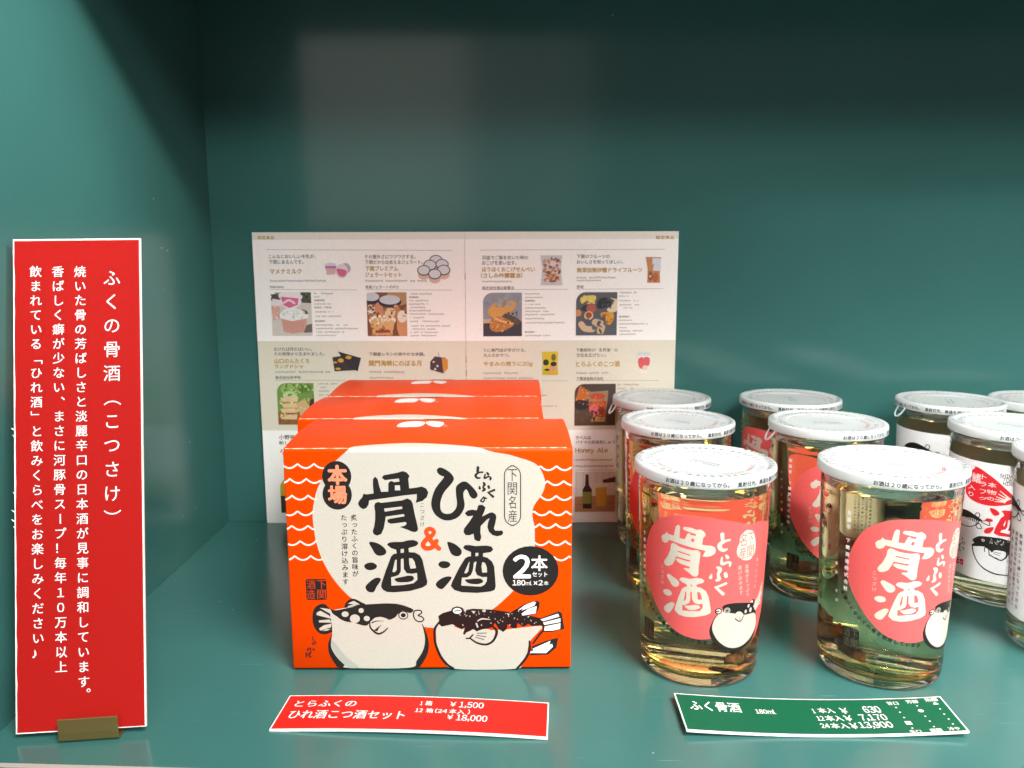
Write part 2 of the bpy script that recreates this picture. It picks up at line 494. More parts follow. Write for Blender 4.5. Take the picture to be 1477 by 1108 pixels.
# ------------------------------------------------------------------ gift boxes
BW, BH, BD, BR = 140.0, 115.0, 69.8, 2.2
def dome(y):
    t = min(max(y / BD, 0), 1); return 1.7 * math.sin(math.pi * t)
def carton_profile():
    P = [(2.0, 0), (1.6, .7), (0.3, 1.1), (0, 1.8), (0, 40), (0, 80), (0, BH - BR)]
    for k in range(1, 6):
        a = math.radians(90 * k / 6); P.append((BR - BR * math.cos(a), BH - BR + BR * math.sin(a)))
    for k in range(0, 15):
        y = BR + (BD - 2 * BR) * k / 14; P.append((y, BH + dome(y) - dome(BR) * (1 - k / 14)))
    for k in range(1, 6):
        a = math.radians(90 * k / 6); P.append((BD - BR + BR * math.sin(a), BH - BR + BR * math.cos(a)))
    P += [(BD, 60), (BD, 1.8), (BD - .3, 1.1), (BD - 1.6, .7), (BD - 2, 0)]
    return P
def gift_box(name, label):
    t = thing(name, label, 'gift box', (0, 0, 0), 0, 'orange two cup gift boxes in a row')
    P = carton_profile(); n = len(P); V, F = [], []
    cy, cz = BD / 2, BH / 2
    for x, ins in ((0, 0.7), (0.25, 0.2), (0.7, 0), (BW / 2, 0), (BW - 0.7, 0), (BW - 0.25, 0.2), (BW, 0.7)):
        for y, z in P:
            V.append((x, y + (cy - y) / cy * ins, z + (cz - z) / cz * ins))
    for i in range(6):
        for k in range(n):
            k2 = (k + 1) % n
            F.append((i * n + k, i * n + k2, (i + 1) * n + k2, (i + 1) * n + k))
    F.append(tuple(range(n))); F.append(tuple(range(6 * n, 7 * n))[::-1])
    c = from_pydata('carton', V, F, [ORG], t, False)
    bm = bmesh.new(); bm.from_mesh(c.data); bmesh.ops.recalc_face_normals(bm, faces=bm.faces[:]); bm.to_mesh(c.data); bm.free()
    for p in c.data.polygons: p.use_smooth = len(p.vertices) == 4
    SM = BH - BR + BR * math.pi / 2
    def front(x, s, l):
        off = 0.05 + l
        if s <= BH - BR: return (x, -off, s)
        if s < SM:
            a = (s - BH + BR) / BR; return (x, BR - (BR + off) * math.cos(a), BH - BR + (BR + off) * math.sin(a))
        y = BR + s - SM
        return (x, y, BH + dome(y) - dome(BR) * (1 - (y - BR) / (BD - 2 * BR)) + off)
    bend = [BH - BR + BR * k * math.pi / 12 for k in range(0, 7)]
    bendc = bend + [SM + k for k in range(1, 12)]
    # cream panel that spills over the top edge
    a = Art()
    a.poly([(31.15,113.96),(27.25,110.51),(22.56,105.9),(17.29,97.42),(15.29,92.9),(13.95,87.62),(13.12,81.51),(13.49,74.86),(14.3,68.21),(16.42,60.16),(21,50.42),(27.8,41.32),(33.33,36.92),(46.89,28.8),(62.35,23.94),(76.19,22.77),(90.11,26.4),(100.88,32.6),(110.1,41.15),(119.53,52.18),(121.78,61.16),(121.77,65.82),(121.55,75.42),(120.76,78.79),(120.52,83.41),(121.97,87.2),(124.89,91.36),(126.5,95.52),(126.49,98.58),(125.2,102.75),(122.67,106.43),(119.01,108.52),(113.21,110.4),(108.86,111.72),(99.4,113.55)]
           + [(88, SM + 1.5), (76, SM + 4.5), (62, SM + 6.3), (52, SM + 5.6), (42, SM + 3.6), (34, SM + 1.0)], CREAM, True)
    a.build('label_panel', t, front, (), bendc)
    # worn fold line
    a = Art(); random.seed(3)
    pts, ws, x = [], [], 1.0
    while x < BW - 1:
        pts.append((x, BH - BR + 2.3 + random.uniform(-.05, .05))); ws.append(random.choice((.1, .16, .3, .42, .5))); x += random.uniform(.7, 2.6)
    a.stroke(pts, ws, ink('#f3d9c0'), False, False, False)
    a.build('worn_crease', t, lambda x, s, l: front(x, s, l + 0.05), (), bend)
    # wave pattern
    a = Art()
    def scallop(a, x0, x1, y, per, ph, amp=2.2):
        pts = []; n = int((x1 - x0) / 0.6)
        for i in range(n + 1):
            x = x0 + (x1 - x0) * i / n; u = ((x + ph) / per) % 1
            pts.append((x, y + amp * (abs(2 * u - 1) ** 1.9)))
        a.stroke(pts, .85, WAVE, False)
    for ((xa, ya), (xb, yb)), ph in (([(0.25,105.29),(19.18,105.22)], 1.0), ([(0.4,97.84),(17.54,97.77)], 5.0), ([(0.51,89.46),(15.01,89.4)], 4.4), ([(0.64,81.55),(13.49,81.5)], 2.0), ([(0.63,74.13),(13.52,74.08)], 5.2), ([(0.77,66.31),(14.4,66.61)], 1.4), ([(0.92,58.61),(16.97,58.54)], 4.4)):
        scallop(a, xa, xb, ya, 7.9, ph)
    a.build('wave_pattern', t, lambda x, y, l: (x, -0.05 - l, y))
    a = Art()
    for ((xa, ya), (xb, yb)), ph in (([(123.18,103.8),(139.1,103.74)], 2.2), ([(126.4,96.32),(139.17,96.27)], 6.5), ([(124.56,88.81),(139.17,88.75)], 2.2), ([(120.86,81.08),(139.24,81.01)], 5.2), ([(121.04,74.54),(139.23,74.47)], 2.4), ([(121.9,65.81),(139.17,65.74)], 5.6), ([(131.16,57.89),(139.24,57.86)], 3.6)):
        scallop(a, xa, xb, ya, 7.9, ph)
    a.build('wave_pattern', t, lambda x, y, l: (x, -0.05 - l, y))
    F0 = lambda d: (lambda x, y, l: (x, -0.08 - d - l, y))
    # brush lettering
    a = Art()
    a.poly([(35.46,87.31),(36.28,89.04),(37.7,90.62),(38.37,92.51),(39.57,92.03),(43.23,92.49),(43.05,96.59),(43.15,99.73),(44.25,100.91),(45.42,99.72),(46.08,96.26),(46.91,93.27),(50.41,93.41),(50.51,97.19),(51,98.29),(52.23,98.81),(53.27,98.12),(56.01,98.42),(55.75,99.99),(48.9,99.14),(47.41,100.34),(48.36,101.59),(55.06,102.88),(57.66,103.68),(59.61,102.95),(60.93,101.23),(60.29,99.66),(60.64,94.95),(64.3,95.41),(66.74,95.93),(68.85,94.92),(69.87,92.86),(69.06,90.5),(66.89,88.61),(63.52,87.67),(64.17,89.57),(64.22,92.1),(58.43,91.49),(41,89.03),(40.62,86.81),(39.35,85.07),(37.96,84.6),(36.31,85.56)], BLK, holes=[[(53.69,96.55),(56.12,96.54),(56.21,94.02),(53.68,94.03)]])
    a.poly([(43.35,86.17),(43.85,87.59),(45.39,88.22),(46.75,87.74),(57.15,88.96),(59.61,89.97),(61.41,88.95),(62.14,87.36),(62.94,82.28),(64.33,75.64),(64.46,74.3),(64.13,73.34),(62.89,72.76),(61.36,73.03),(58.93,74.16),(55.59,75.45),(58.06,76.08),(59,77.2),(58.41,78),(51.34,77.07),(49.68,77.87),(49.56,79.15),(50.8,79.62),(58.02,80.87),(57.74,82.05),(48.84,80.74),(48.3,77.56),(47.59,74.36),(46.3,71.8),(44.28,71.07),(42.61,71.82),(42.2,73.42),(43.04,75.72),(43.6,79.17),(43.72,83.31)], BLK, holes=[[(48.19,84.88),(56.92,85.86),(57.04,84.69),(48.45,83.23)]])
    for d in ([(40.32,67.24),(41.57,67.88),(44.62,67.06),(47.34,65.12),(48.51,63.18),(48,61.4),(45.36,60.67),(43.23,61.58),(41.77,64.17)], [(37.49,55.45),(38.77,56.74),(41.25,57.22),(43.08,56.4),(43.82,55.26),(42.69,53.8),(40.35,53.22),(38.36,53.82)], [(37.76,44.35),(38.74,45.98),(41.29,48.26),(43.49,49.3),(45.33,48.9),(45.13,47.26),(43.35,44.65),(42.03,42.03),(40.46,41.64),(38.62,42.38)],
              [(78.69,67.3),(79.62,67.68),(82.55,66.51),(85.11,64.18),(85.72,62.43),(84.88,60.69),(82.84,60.31),(80.82,61.29),(79.56,63.81)], [(74.07,56.06),(75.02,57.42),(77.06,57.8),(79.27,57.21),(80,55.84),(78.86,54.48),(76.82,54.1),(74.97,54.69)], [(72.66,45.69),(73.73,47.46),(76.37,49.21),(79.16,49.86),(80.57,49.19),(79.31,47.04),(77.03,44.3),(75.52,43.2),(73.67,43.92)]):
        a.poly(d, BLK, True)
    SAKE_A = ([(49.06,66.4),(49.86,67.37),(51.71,67.74),(56.63,67.82),(59.42,68.61),(62.19,68.76),(64.01,67.95),(64.45,66.82),(63.35,65.7),(59.63,64.59),(59.74,62.49),(62.66,62.31),(65.09,60.85),(66.28,58.58),(68.53,47.17),(68.19,45.53),(65.99,44.06),(59.74,42.28),(51.96,41.6),(48.23,41.84),(46.4,43),(45.52,44.64),(45.89,46.61),(48.24,53.45),(50.9,60.26),(52.17,61.55),(53.71,61.86),(53.46,63.8),(51.01,64.62)],
        [[(55.68,64.12),(57.32,64.27),(57.27,62.34),(55.63,62.02)], [(52.86,58.47),(53.63,58.63),(53.5,53.43),(52.54,52.13),(51.31,52.3)], [(55.64,58.94),(56.98,59.26),(57.06,53.74),(58.4,51.62),(60.87,51.28),(63.51,51.76),(63.59,48.17),(61.69,46.38),(56.71,45.41),(50.65,45.11),(50.61,49.53),(52.17,49.85),(54.36,50.66),(55.48,52.44)], [(59.67,59.41),(61.36,59.24),(62.4,57.62),(63.1,54.2),(60.31,53.89),(59.75,56.33)]], [(52.29,48.54),(53.7,49.19),(56.81,49.83),(58.99,50.31),(61.16,50.14),(61.9,48.66),(60.47,47.36),(57.36,46.89),(53.65,47.06)])
    SAKE_B = ([(86.41,64.75),(87.35,66.03),(89.57,66.09),(92.51,65.5),(97.69,65.79),(100.27,65.28),(101.3,63.72),(100.07,62.37),(96.18,61.81),(96.16,60.06),(98.38,59.47),(100.59,57.51),(101.68,54.78),(102.37,44.58),(101.8,42.62),(99.74,41.84),(93.02,41.15),(85.56,41.5),(81.85,42.7),(80.09,44.87),(80.79,47.03),(84.24,54.07),(87.27,59.12),(88.76,60.09),(90.24,60.28),(90.26,62.41),(87.32,63.78)],
        [[(92.48,62.01),(93.96,62.01),(93.87,60.46),(92.46,60.19)], [(89.28,57.36),(89.54,57.17),(88.86,52.49),(87.92,51.39),(86.8,51.52)], [(91.69,57.16),(92.99,57.54),(92.2,52.86),(93.11,50.51),(95.7,49.4),(98.12,49.51),(97.91,47.16),(96.78,45.39),(94.91,44.42),(85.24,45.05),(85.66,49.17),(88.26,49.28),(90.14,50.52),(91.09,52.87)], [(95.77,57.22),(97.25,56.74),(98.04,54.4),(98.14,51.86),(95.72,51.75),(95.38,54.8)]], [(87.06,47.99),(89.37,48.37),(93.84,48.74),(95.5,48.15),(96.16,46.97),(94.55,45.99),(92.32,45.73),(88.97,46.21)])
    for outl, holes, tongue in (SAKE_A, SAKE_B):
        a.poly(outl, BLK, holes=holes); a.poly(tongue, BLK, True)
    a.poly([(74.26,104.31),(75.65,105.4),(78.06,104.61),(81.05,102.41),(82.38,99.89),(81.28,97.39),(77.57,92.99),(75.82,88.58),(75.6,84.77),(76.49,82.86),(78.31,82.06),(80.76,82.37),(82.93,84.43),(83.73,87.28),(83.33,91.71),(83.38,95.49),(84.93,97.37),(87.07,98.37),(89.19,97.67),(92.49,94.2),(93.84,91.67),(93.06,90.09),(91.53,89.72),(90.03,91.05),(89.14,93.26),(88.24,94.37),(87,92.96),(86.97,90.12),(87.47,86.63),(86.58,83.46),(84.09,80.29),(80.4,78.77),(76.73,79.04),(73.1,81.6),(71.34,85.42),(71.41,89.23),(73.34,94.9),(77.53,100.38),(76.48,101.17),(74.69,102.43)], BLK, True, step=3)
    a.poly([(93.77,85.35),(94.26,86.45),(96.09,86.59),(97.59,85.33),(97.13,83.43),(95.86,80.57),(99.4,82.46),(100.94,82.76),(102.48,81.8),(102.87,80.27),(102.37,77.21),(101.62,74.53),(102.35,73.37),(104.38,73.36),(105.48,73.55),(106.29,72.39),(105.47,71.05),(103.26,70.48),(101.05,71.07),(99.22,72.81),(98.43,75.31),(98.89,77.99),(99.64,79.83),(98.16,78.95),(95.19,75.71),(94.98,72.63),(95.43,69.93),(94.75,68.01),(93.28,68.09),(92,68.98),(91.66,71.87),(89.62,71.11),(87.78,71.2),(86.69,72.66),(87.08,74.59),(89.7,78.03),(91.57,81.08),(88.99,80.71),(87.72,81.86),(87.62,82.51),(89.03,83.76),(91.23,84.14),(93.32,83.75)], BLK)
    for p in ([(94.12,105.33),(93.95,103.3)], ): a.stroke(p, 4.6 * .3, BLK)
    a.stroke([(96.37,102.97),(94.7,102.82),(93.02,101.74),(93.17,100.64),(94.07,100.01),(95.13,100.16)], [.9, .9, 1.2, 1.2, 1.0, .7], BLK)
    a.stroke([(98.64,102.5),(99.09,101.87)], 1.2, BLK); a.stroke([(97.58,101.87),(97.26,100),(99.24,100.77),(100.29,99.98),(99.99,99.2)], [.7, 1, .8, 1, .9], BLK)
    a.stroke([(96.78,97.64),(97.23,96.7),(96.46,95.44),(97.21,94.34),(96.29,93.55)], [1, 1.3, .8, 1.4, .9], BLK); a.stroke([(94.79,95.76),(94.87,94.82)], [.7, 1.2], BLK); a.stroke([(99.14,95.9),(99.35,95.12)], 1.2, BLK)
    a.stroke([(101.93,94),(99.03,92.75),(101.3,90.69)], [1.2, 1.5, 1.3], BLK, False); a.stroke([(96.72,90.39),(95.65,89.13),(95.33,88.5),(96.55,88.12),(97.18,89.76),(96.42,90.55),(98.09,89.76)], .75, BLK)
    a.column('こつざけ', [(66.76,86.55),(66.56,76.78)], 2.5, BLK)
    a.column('炙ったふくの旨味が', [(33.26,80.28),(33.06,51.38)], 3.3, BLK, .01); a.column('たっぷり溶け込みます', [(28.34,80.3),(28.01,47.27)], 3.3, BLK, .01)
    a.build('lettering', t, F0(0))
    a = Art()
    a.stroke([(70.28,74.41),(71.8,73.64),(72.02,72.1),(70.21,70.34),(68.55,72.11),(68.74,73.71)], 2.2, ORGTXT, True, True)
    a.stroke([(68.49,69.06),(66.75,66.33),(67.94,64.55),(70.72,64.7),(71.83,66.47),(70.03,69.05)], 2.4, ORGTXT, True, True)
    a.stroke([(69.28,70.02),(71.68,67.12),(74.47,64.3)], 2.4, ORGTXT); a.stroke([(73.39,68.17),(72.28,65.99)], 2.3, ORGTXT)
    a.build('ampersand', t, F0(0))
    a = Art()
    a.ellb([(18.55,108.83),(32.74,93.49)], BLK); a.ellb([(18.4,99.76),(32.68,84.35)], BLK)
    a.fit('本', [(21.57,106.43),(30.39,97.2)], SALM, .045); a.fit('場', [(21.32,96.29),(30.05,87.48)], SALM, .035)
    a.build('double_disc_badge', t, F0(.02))
    a = Art()
    fr = a.rrect([(106.85,106.19),(114.7,75.92)], 4.8, CREAM); a.stroke(fr, .5, BLK, False, True)
    for ch, p in zip('下関名産', ([(108.48,104.42),(113.01,98.28)], [(108.45,97.77),(113,91.41)], [(108.79,91.04),(112.44,84.57)], [(108.59,83.82),(112.97,77.77)])): a.fit(ch, p, BLK)
    a.build('place_name_frame', t, F0(0))
    a = Art()
    a.ellb([(105.77,65.41),(133.54,39.64)], BLK)
    a.fit('2', [(111.36,60.56),(119.38,49.07)], WHT, .03); a.fit('本', [(120.09,60.4),(127.91,52.6)], WHT, .02); a.fit('セット', [(120.51,51.95),(127.92,49.46)], WHT, .015)
    a.fit('180', [(110.72,47.75),(116.97,45.04)], WHT, .02); a.fit('ml', [(117.29,47.3),(120.27,45.07)], WHT, .01); a.fit('×', [(121.2,47.2),(123.02,45.23)], WHT, .01); a.fit('2', [(123.61,47.7),(125.64,45.05)], WHT, .02); a.fit('本', [(126.16,47.18),(128.5,45.04)], WHT, .01)
    a.build('set_of_two_badge', t, F0(.02))
    a = Art()
    a.rrect([(8.28,48.71),(18.52,37.8)], 1.0, BLK)
    for ch, p in zip('下関酒造', ([(13.94,48.08),(18.32,43.55)], [(13.74,43.11),(18.11,38.26)], [(8.68,48.11),(13.05,43.57)], [(8.46,43.14),(12.83,38.28)])): a.fit(ch, p, SEALTXT)
    a.build('seal_stamp', t, F0(0))
    a = Art()
    for p in ([(10.54,18.39),(10.64,16.38)], [(10.19,14.62),(11.51,15.87),(11.79,14.61),(10.5,14.11)], [(7.32,11.36),(8.99,11.85)], [(8.07,12.26),(7.76,10.6)], [(9.25,12.36),(9.23,9.83)], [(10.05,11.34),(11.11,11.84),(10.97,10.83)], [(6.78,9.84),(6.77,7.31)], [(6.77,9.59),(7.59,8.83),(6.91,8.32)], [(7.94,9.33),(9.13,9.58),(8.13,8.22),(9.28,7.55)], [(8.57,9.83),(8.37,7.31)]): a.stroke(p, .45, BLK)
    a.build('signature', t, F0(0))
    # fish on the left
    a = Art()
    a.poly([(19.03,33.82),(17.23,35.56),(14.42,35.32),(11.75,32.86),(10.86,28.39),(11.38,23.89),(13.81,20.38),(17.07,19.61),(20.64,20.85),(21.33,20.35),(22,25.84),(21.29,31.82)], BLK, True)
    a.poly([(27.2,33.53),(27.51,35.76),(29.45,37.83),(32.26,38.21),(35.47,36.47),(37.29,34.98),(29.74,32.78)], BLK, True)
    a.poly([(20.86,20.35),(18.94,16.84),(18.05,13.32),(18.62,8.78),(21.17,3.7),(23.22,1.55),(28.18,1.53),(23.19,7.24),(20.53,11.8),(20.25,16.84)], BLK, True)
    a.poly([(65.34,24.9),(67.37,20.64),(68.46,16.12),(68.51,11.58),(67.1,7.03),(64.66,2.99),(62.97,1.37),(57.52,1.39),(62.35,5.54),(65.52,10.58),(66.35,16.63)], BLK, True)
    a.poly([(20.37,19.85),(19.65,15.83),(19.83,11.8),(22.25,7.24),(25.88,3.17),(27.95,1.48),(58.23,1.34),(62.34,5.28),(65.52,10.58),(66.71,15.62),(66.21,21.15),(64.88,25.15),(62.32,26.16),(61.05,32.14),(54.11,35.15),(47.58,35.67),(37.29,34.98),(21.31,32.32),(19.81,29.84),(20.34,25.35)], FWHITE, True)
    a.poly([(19.91,16.59),(22.04,14.31),(25.17,9.76),(28.8,5.69),(33.16,1.81),(28.18,1.53),(24.52,4.95),(21.16,9.78),(19.9,13.82)], GREY, True)
    a.poly([(19.92,32.57),(22.71,32.31),(27.42,33.18),(36.36,35.08),(42.91,35.6),(48.52,35.82),(54.58,35.25),(61.06,32.64),(59.61,30.66),(55.9,31.92),(53.52,30.19),(52.07,28.45),(49.22,27.12),(46.91,28.13),(42.7,28.49),(39.83,26.26),(37.89,24.18),(35.08,24.39),(31.37,25.7),(27.64,26.22),(24.87,27.48),(23.06,28.98),(21.24,30.33)], BLK, True)
    for (x, y), rx, ry in (([(27.22,30.21)][0], 1.75, 1.5), ([(32,27.79)][0], 2.5, 2.25), ([(35.24,32.11)][0], 1.3, 1.3), ([(37.91,27.87)][0], 1.5, 1.4)): a.ell((x, y), rx, ry, FWHITE)
    for p in ([(14.82,33.59),(19.93,32.92),(21.21,29.73),(18.01,31.59)], [(13.08,31.11),(14.99,32.1),(18.87,29.69),(21.13,27.59),(16.04,28.96),(12.89,29.87)], [(13.99,26.98),(19.25,27.45),(20.69,25.75),(14.04,25.88)], [(13.91,22.63),(16.32,24.37),(20.34,25.35),(19.79,23.26),(14.56,21.48)], [(15.49,21.27),(17.41,22.27),(19.76,22.46),(18.09,21.56)], [(28.68,35.86),(31.76,37.23),(34.73,35.33),(32.16,35.25)], [(28.63,34.52),(31.7,35.35),(33.55,34.99),(28.84,33.77)]): a.poly(p, FWHITE)
    a.poly([(39.83,26.26),(43.64,28.64),(46.9,27.98),(48.23,25.23),(48.15,22.23),(45.75,20.24),(42.92,19.75),(40.16,21.76),(39.08,24.77)], FWHITE, True)
    a.stroke([(39.34,25.77),(39.72,22.77),(42.92,19.85),(45.76,20.49),(48.26,22.83)], [.6, .9, 1.1, .9, .5], DKRED)
    for p in ([(40.51,25.66),(42.64,26.5),(46.39,26.48)], [(41.79,21.51),(43.72,23.25),(45.16,24.49)]): a.stroke(p, [.7, .5, .15], DKRED)
    a.poly([(41.79,21.51),(44.45,24),(42.95,21)], DKRED)
    a.ell([(56.17,29.53)][0], 2.5, 2.3, BLK); a.ell([(56.17,29.53)][0], 2.0, 1.8, FWHITE); a.ell([(56.17,29.53)][0], 1.25, 1.15, BLK)
    a.poly([(61.75,32.14),(64.09,32.38),(65.47,31.13),(64.03,29.4),(65.89,28.64),(66.47,27.14),(64.66,25.9),(62.11,27.16),(60.99,29.66)], FWHITE, True)
    a.stroke([(63.39,32.13),(65.02,31.88),(65.23,30.63),(63.56,29.4),(65.42,28.64),(66.33,27.14),(64.67,26.05),(62.34,26.91),(61.22,29.41),(61.74,31.64),(63.39,32.23)], .65, DKRED)
    a.build('fish_illustration', t, F0(.01))
    # fish on the right
    a = Art()
    a.poly([(72.97,23.77),(79.15,24.53),(85.52,22.14),(103.77,21.53),(124.5,23.54),(123.52,20.39),(120.07,16.18),(118.34,11.96),(117.84,7.71),(115.11,3.46),(111.62,0.54),(81.27,0.68),(75.89,5.78),(73.01,11.64),(72.38,17.98)], FWHITE, True)
    a.stroke([(73.49,25.08),(71.81,22.2),(71.54,17.99),(72.06,13.76),(74.42,7.38),(77.58,3.1),(80.78,0.85)], [1, 1.3, 1.2, 1.2, 1.3, 1.3, 1.1], DKRED)
    a.stroke([(119.18,15.4),(119.08,10.36),(116.85,5.59),(112.87,0.7)], [1, 1.4, 1.3, 1.1], DKRED); a.stroke([(126.48,21.43),(124.51,19.33),(120.81,14.07)], [.9, 1.1, .8], DKRED)
    a.poly([(124.49,27.63),(133.82,31.35),(135.3,30.2),(136.6,21.91),(130.43,20.25),(125.99,20.38),(125.24,24.06)], BLK)
    a.poly([(120.57,12.74),(127.49,15.62),(133.52,17.29),(132.71,11.89),(128.51,8.2),(119.48,7.81)], BLK)
    a.poly([(73.56,29.01),(75.8,30.56),(79.99,31.85),(80.75,33.41),(83.22,34.18),(85.66,33.39),(86.63,32.08),(91.06,32.84),(100.88,32.28),(109.72,30.94),(113.66,33.27),(116.12,35.08),(122.5,37.13),(124.22,36.09),(123.98,33.48),(122.51,29.73),(118.57,29.23),(124.98,27.73),(126.47,24.06),(120.55,23.45),(118.58,24.62),(116.11,23.05),(113.16,25.16),(112.66,22.28),(110.19,22.55),(108.23,24.66),(107.72,22.04),(105.99,20.36),(103.77,21.95),(101.82,25.21),(100.82,23.12),(92.91,20.53),(90.95,22.11),(86.47,18.97),(85.74,19.5),(87.01,23.18),(85.03,21.88),(80.63,24.68),(75.19,23.39),(73.25,25.34),(74.01,26.65)], DKRED)
    for p in ([(113.17,31.7),(116.61,34.56),(121.76,36.72),(120.05,34.54)], [(116.61,33.52),(122.5,36.35),(121.52,34.28),(115.13,31.7)], [(115.13,30.13),(118.57,32.72),(122.75,34.01),(122.26,30.26),(115.62,29.03)], [(124.49,26.95),(133.34,30.05),(134.08,28.48),(125.97,26.05)], [(125.97,25.37),(134.58,27.59),(134.6,25.59),(126.47,24.06)], [(126.72,23.27),(134.6,24.96),(134.47,21.92),(130.92,21.04),(126.48,21.01)], [(120.57,11.31),(129.72,15.61),(128.98,13.5),(121.56,10.35)], [(119.58,9.83),(130.47,14.02),(130.97,12.43),(127.52,9),(119.33,9.03)]): a.poly(p, WHT)
    a.poly([(91.42,20.01),(96.87,22.09),(100.8,20.49),(100.77,15.74),(98.78,14.17),(93.85,15.25),(89.42,17.38)], FWHITE, True)
    a.stroke([(89.17,17.27),(92.85,14.62),(97.79,13.8),(101.27,16.27),(102.68,20.74),(100.82,23.38)], [.8, 1, 1.1, 1.2, 1.4, 1], DKRED); a.stroke([(87.44,17.07),(89.17,17.27),(90.77,19.06)], .8, DKRED)
    for p in ([(92.9,19.79),(97.59,19.87)], [(92.64,18.68),(97.33,17.87)], [(92.14,17.63),(96.33,16.4)]): a.stroke(p, .4, DKRED)
    a.stroke([(93.21,26.3),(95.43,27.44),(99.37,27.06)], [.5, .8, .4], FWHITE); a.stroke([(92.55,24.99),(93.18,23.15)], .8, FWHITE); a.poly([(86.98,19.92),(89.95,21.33),(91.17,19.74),(88.93,17.91)], FWHITE)
    a.ell([(83.09,31.73)][0], 2.15, 1.5, WHT); a.stroke([(81.81,31.58),(84.56,31.99)], .55, BLK)
    random.seed(11)
    for k in range(46):
        u, v = random.uniform(0, 1), random.uniform(0, 1)
        (x0, y0), (x1, y1) = [(84.17,31.57),(123.51,24.07)]
        a.ell((x0 + (x1 - x0) * u, y0 + (y1 - y0) * v), random.uniform(.12, .5), random.uniform(.1, .32), FWHITE, random.uniform(0, 3), 7)
    for p in ([(86.14,32.19),(87.86,32.49),(87.11,31.04)], [(90.31,31.8),(92.27,31.54),(91.28,30.08)], [(95.47,32.04),(96.95,32.82),(97.43,31.25),(95.96,31)], [(107.75,30.42),(109.23,30.16),(108.73,28.85)]): a.poly(p, FWHITE)
    a.build('fish_illustration', t, F0(.01))
    # two little fish seen on the lid
    TOPF = lambda x, y, l: (x, y, BH + dome(y) - dome(BR) * (1 - (y - BR) / (BD - 2 * BR)) + .08 + l)
    a = Art()
    for p in ([(49.64,42.03),(50.65,54.26),(56.21,58.71),(61.68,57.7),(63.55,50.48),(61.85,41.83),(56.14,40.23)], [(72.93,41.66),(73.45,53.89),(66.87,59.45),(63.39,55.85),(65.41,46.94),(69.32,40.87)], ): a.poly(p, WHT, True)
    a.stroke([(49.02,41.19),(53.3,39.43),(59.53,42.72),(63.36,48.72)], .7, GREY); a.stroke([(64.4,49.58),(69.67,45.14),(75.89,41.61)], .7, GREY)
    for p in ([(49.7,47.19),(53.34,41.97)], [(56.03,41.08),(59.34,44.44)], [(73.87,48.55),(76.63,41.6)]): a.stroke(p, .5, GREY)
    a.build('top_illustration', t, TOPF)
    a = Art()
    a.poly([(62, BD - 1.2), (64, BD - 3.6), (70, BD - 4.6), (76, BD - 3.6), (78, BD - 1.2)], ink('#a83000', .5, .2), True)
    a.build('tuck_tab', t, TOPF)
    return t
g1 = gift_box('gift_box', 'orange gift box at the front of its row, cream label in full view')
g2 = dup(g1, (-122.976, 454.5, .2), .004, 'orange gift box in the middle of its row, between two others like it')
g3 = dup(g1, (-121.9, 526.2, .2), -.004, 'orange gift box at the back of its row, right before the standing brochure')
g1.location = (-111.5 * MM, 383.78 * MM, .2 * MM); g1.rotation_euler = (0, 0, .0053)

# ------------------------------------------------------------------ sake cups
def RZ(z): return 29.4 + (32.2 - 29.4) * (z - 6) / 88.0
LEVEL = 95.0
def cup_glass(parent, wet):
    pr = [(0, 1.2), (22, 1.0), (24.5, 0.2), (26, 0), (27.6, .5), (28.7, 1.8), (29.2, 3.6), (29.4, 6)]
    for z in (20, 40, 60, 80, 91): pr.append((RZ(z), z))
    pr += [(32.3, 92.3), (31.9, 93.4), (32.35, 94.6), (31.8, 95.8), (32.3, 97), (31.8, 98.3), (32.4, 99.5), (32.4, 101.5), (31.6, 102.4), (30.4, 102.4)]
    pr += [(30.1, 99), (30.1, LEVEL), (RZ(88) - 2.1, 88), (RZ(60) - 2.1, 60), (RZ(30) - 2.1, 30), (27.3, 9), (26.6, 5.6), (24.6, 3.9), (15, 3.2), (0, 3.0)]
    o = lathe('glass', pr, m_glass, parent, 112)
    o.data.materials.append(wet)
    for q in o.data.polygons:
        c = q.center / MM; n = q.normal
        inner = math.hypot(c.x, c.y) < min(RZ(c.z), 32) - 1.2 and 2.8 < c.z < LEVEL
        if inner: q.material_index = 1
    return o
def cup_liquid(parent):
    """the free surface of the liquid with the little meniscus that climbs the glass"""
    r = 30.1
    o = lathe('sake', [(0, LEVEL - .5), (20, LEVEL - .5), (r - 1.6, LEVEL - .45), (r - .6, LEVEL - .25), (r, LEVEL)], m_sake, parent, 112)
    for q in o.data.polygons:
        if q.normal.z < 0: q.flip()
    return o
LIDTXT = ink('#34383c', .5); LIDGREY = ink('#74797e', .5); LIDRED = ink('#d8404e', .5)
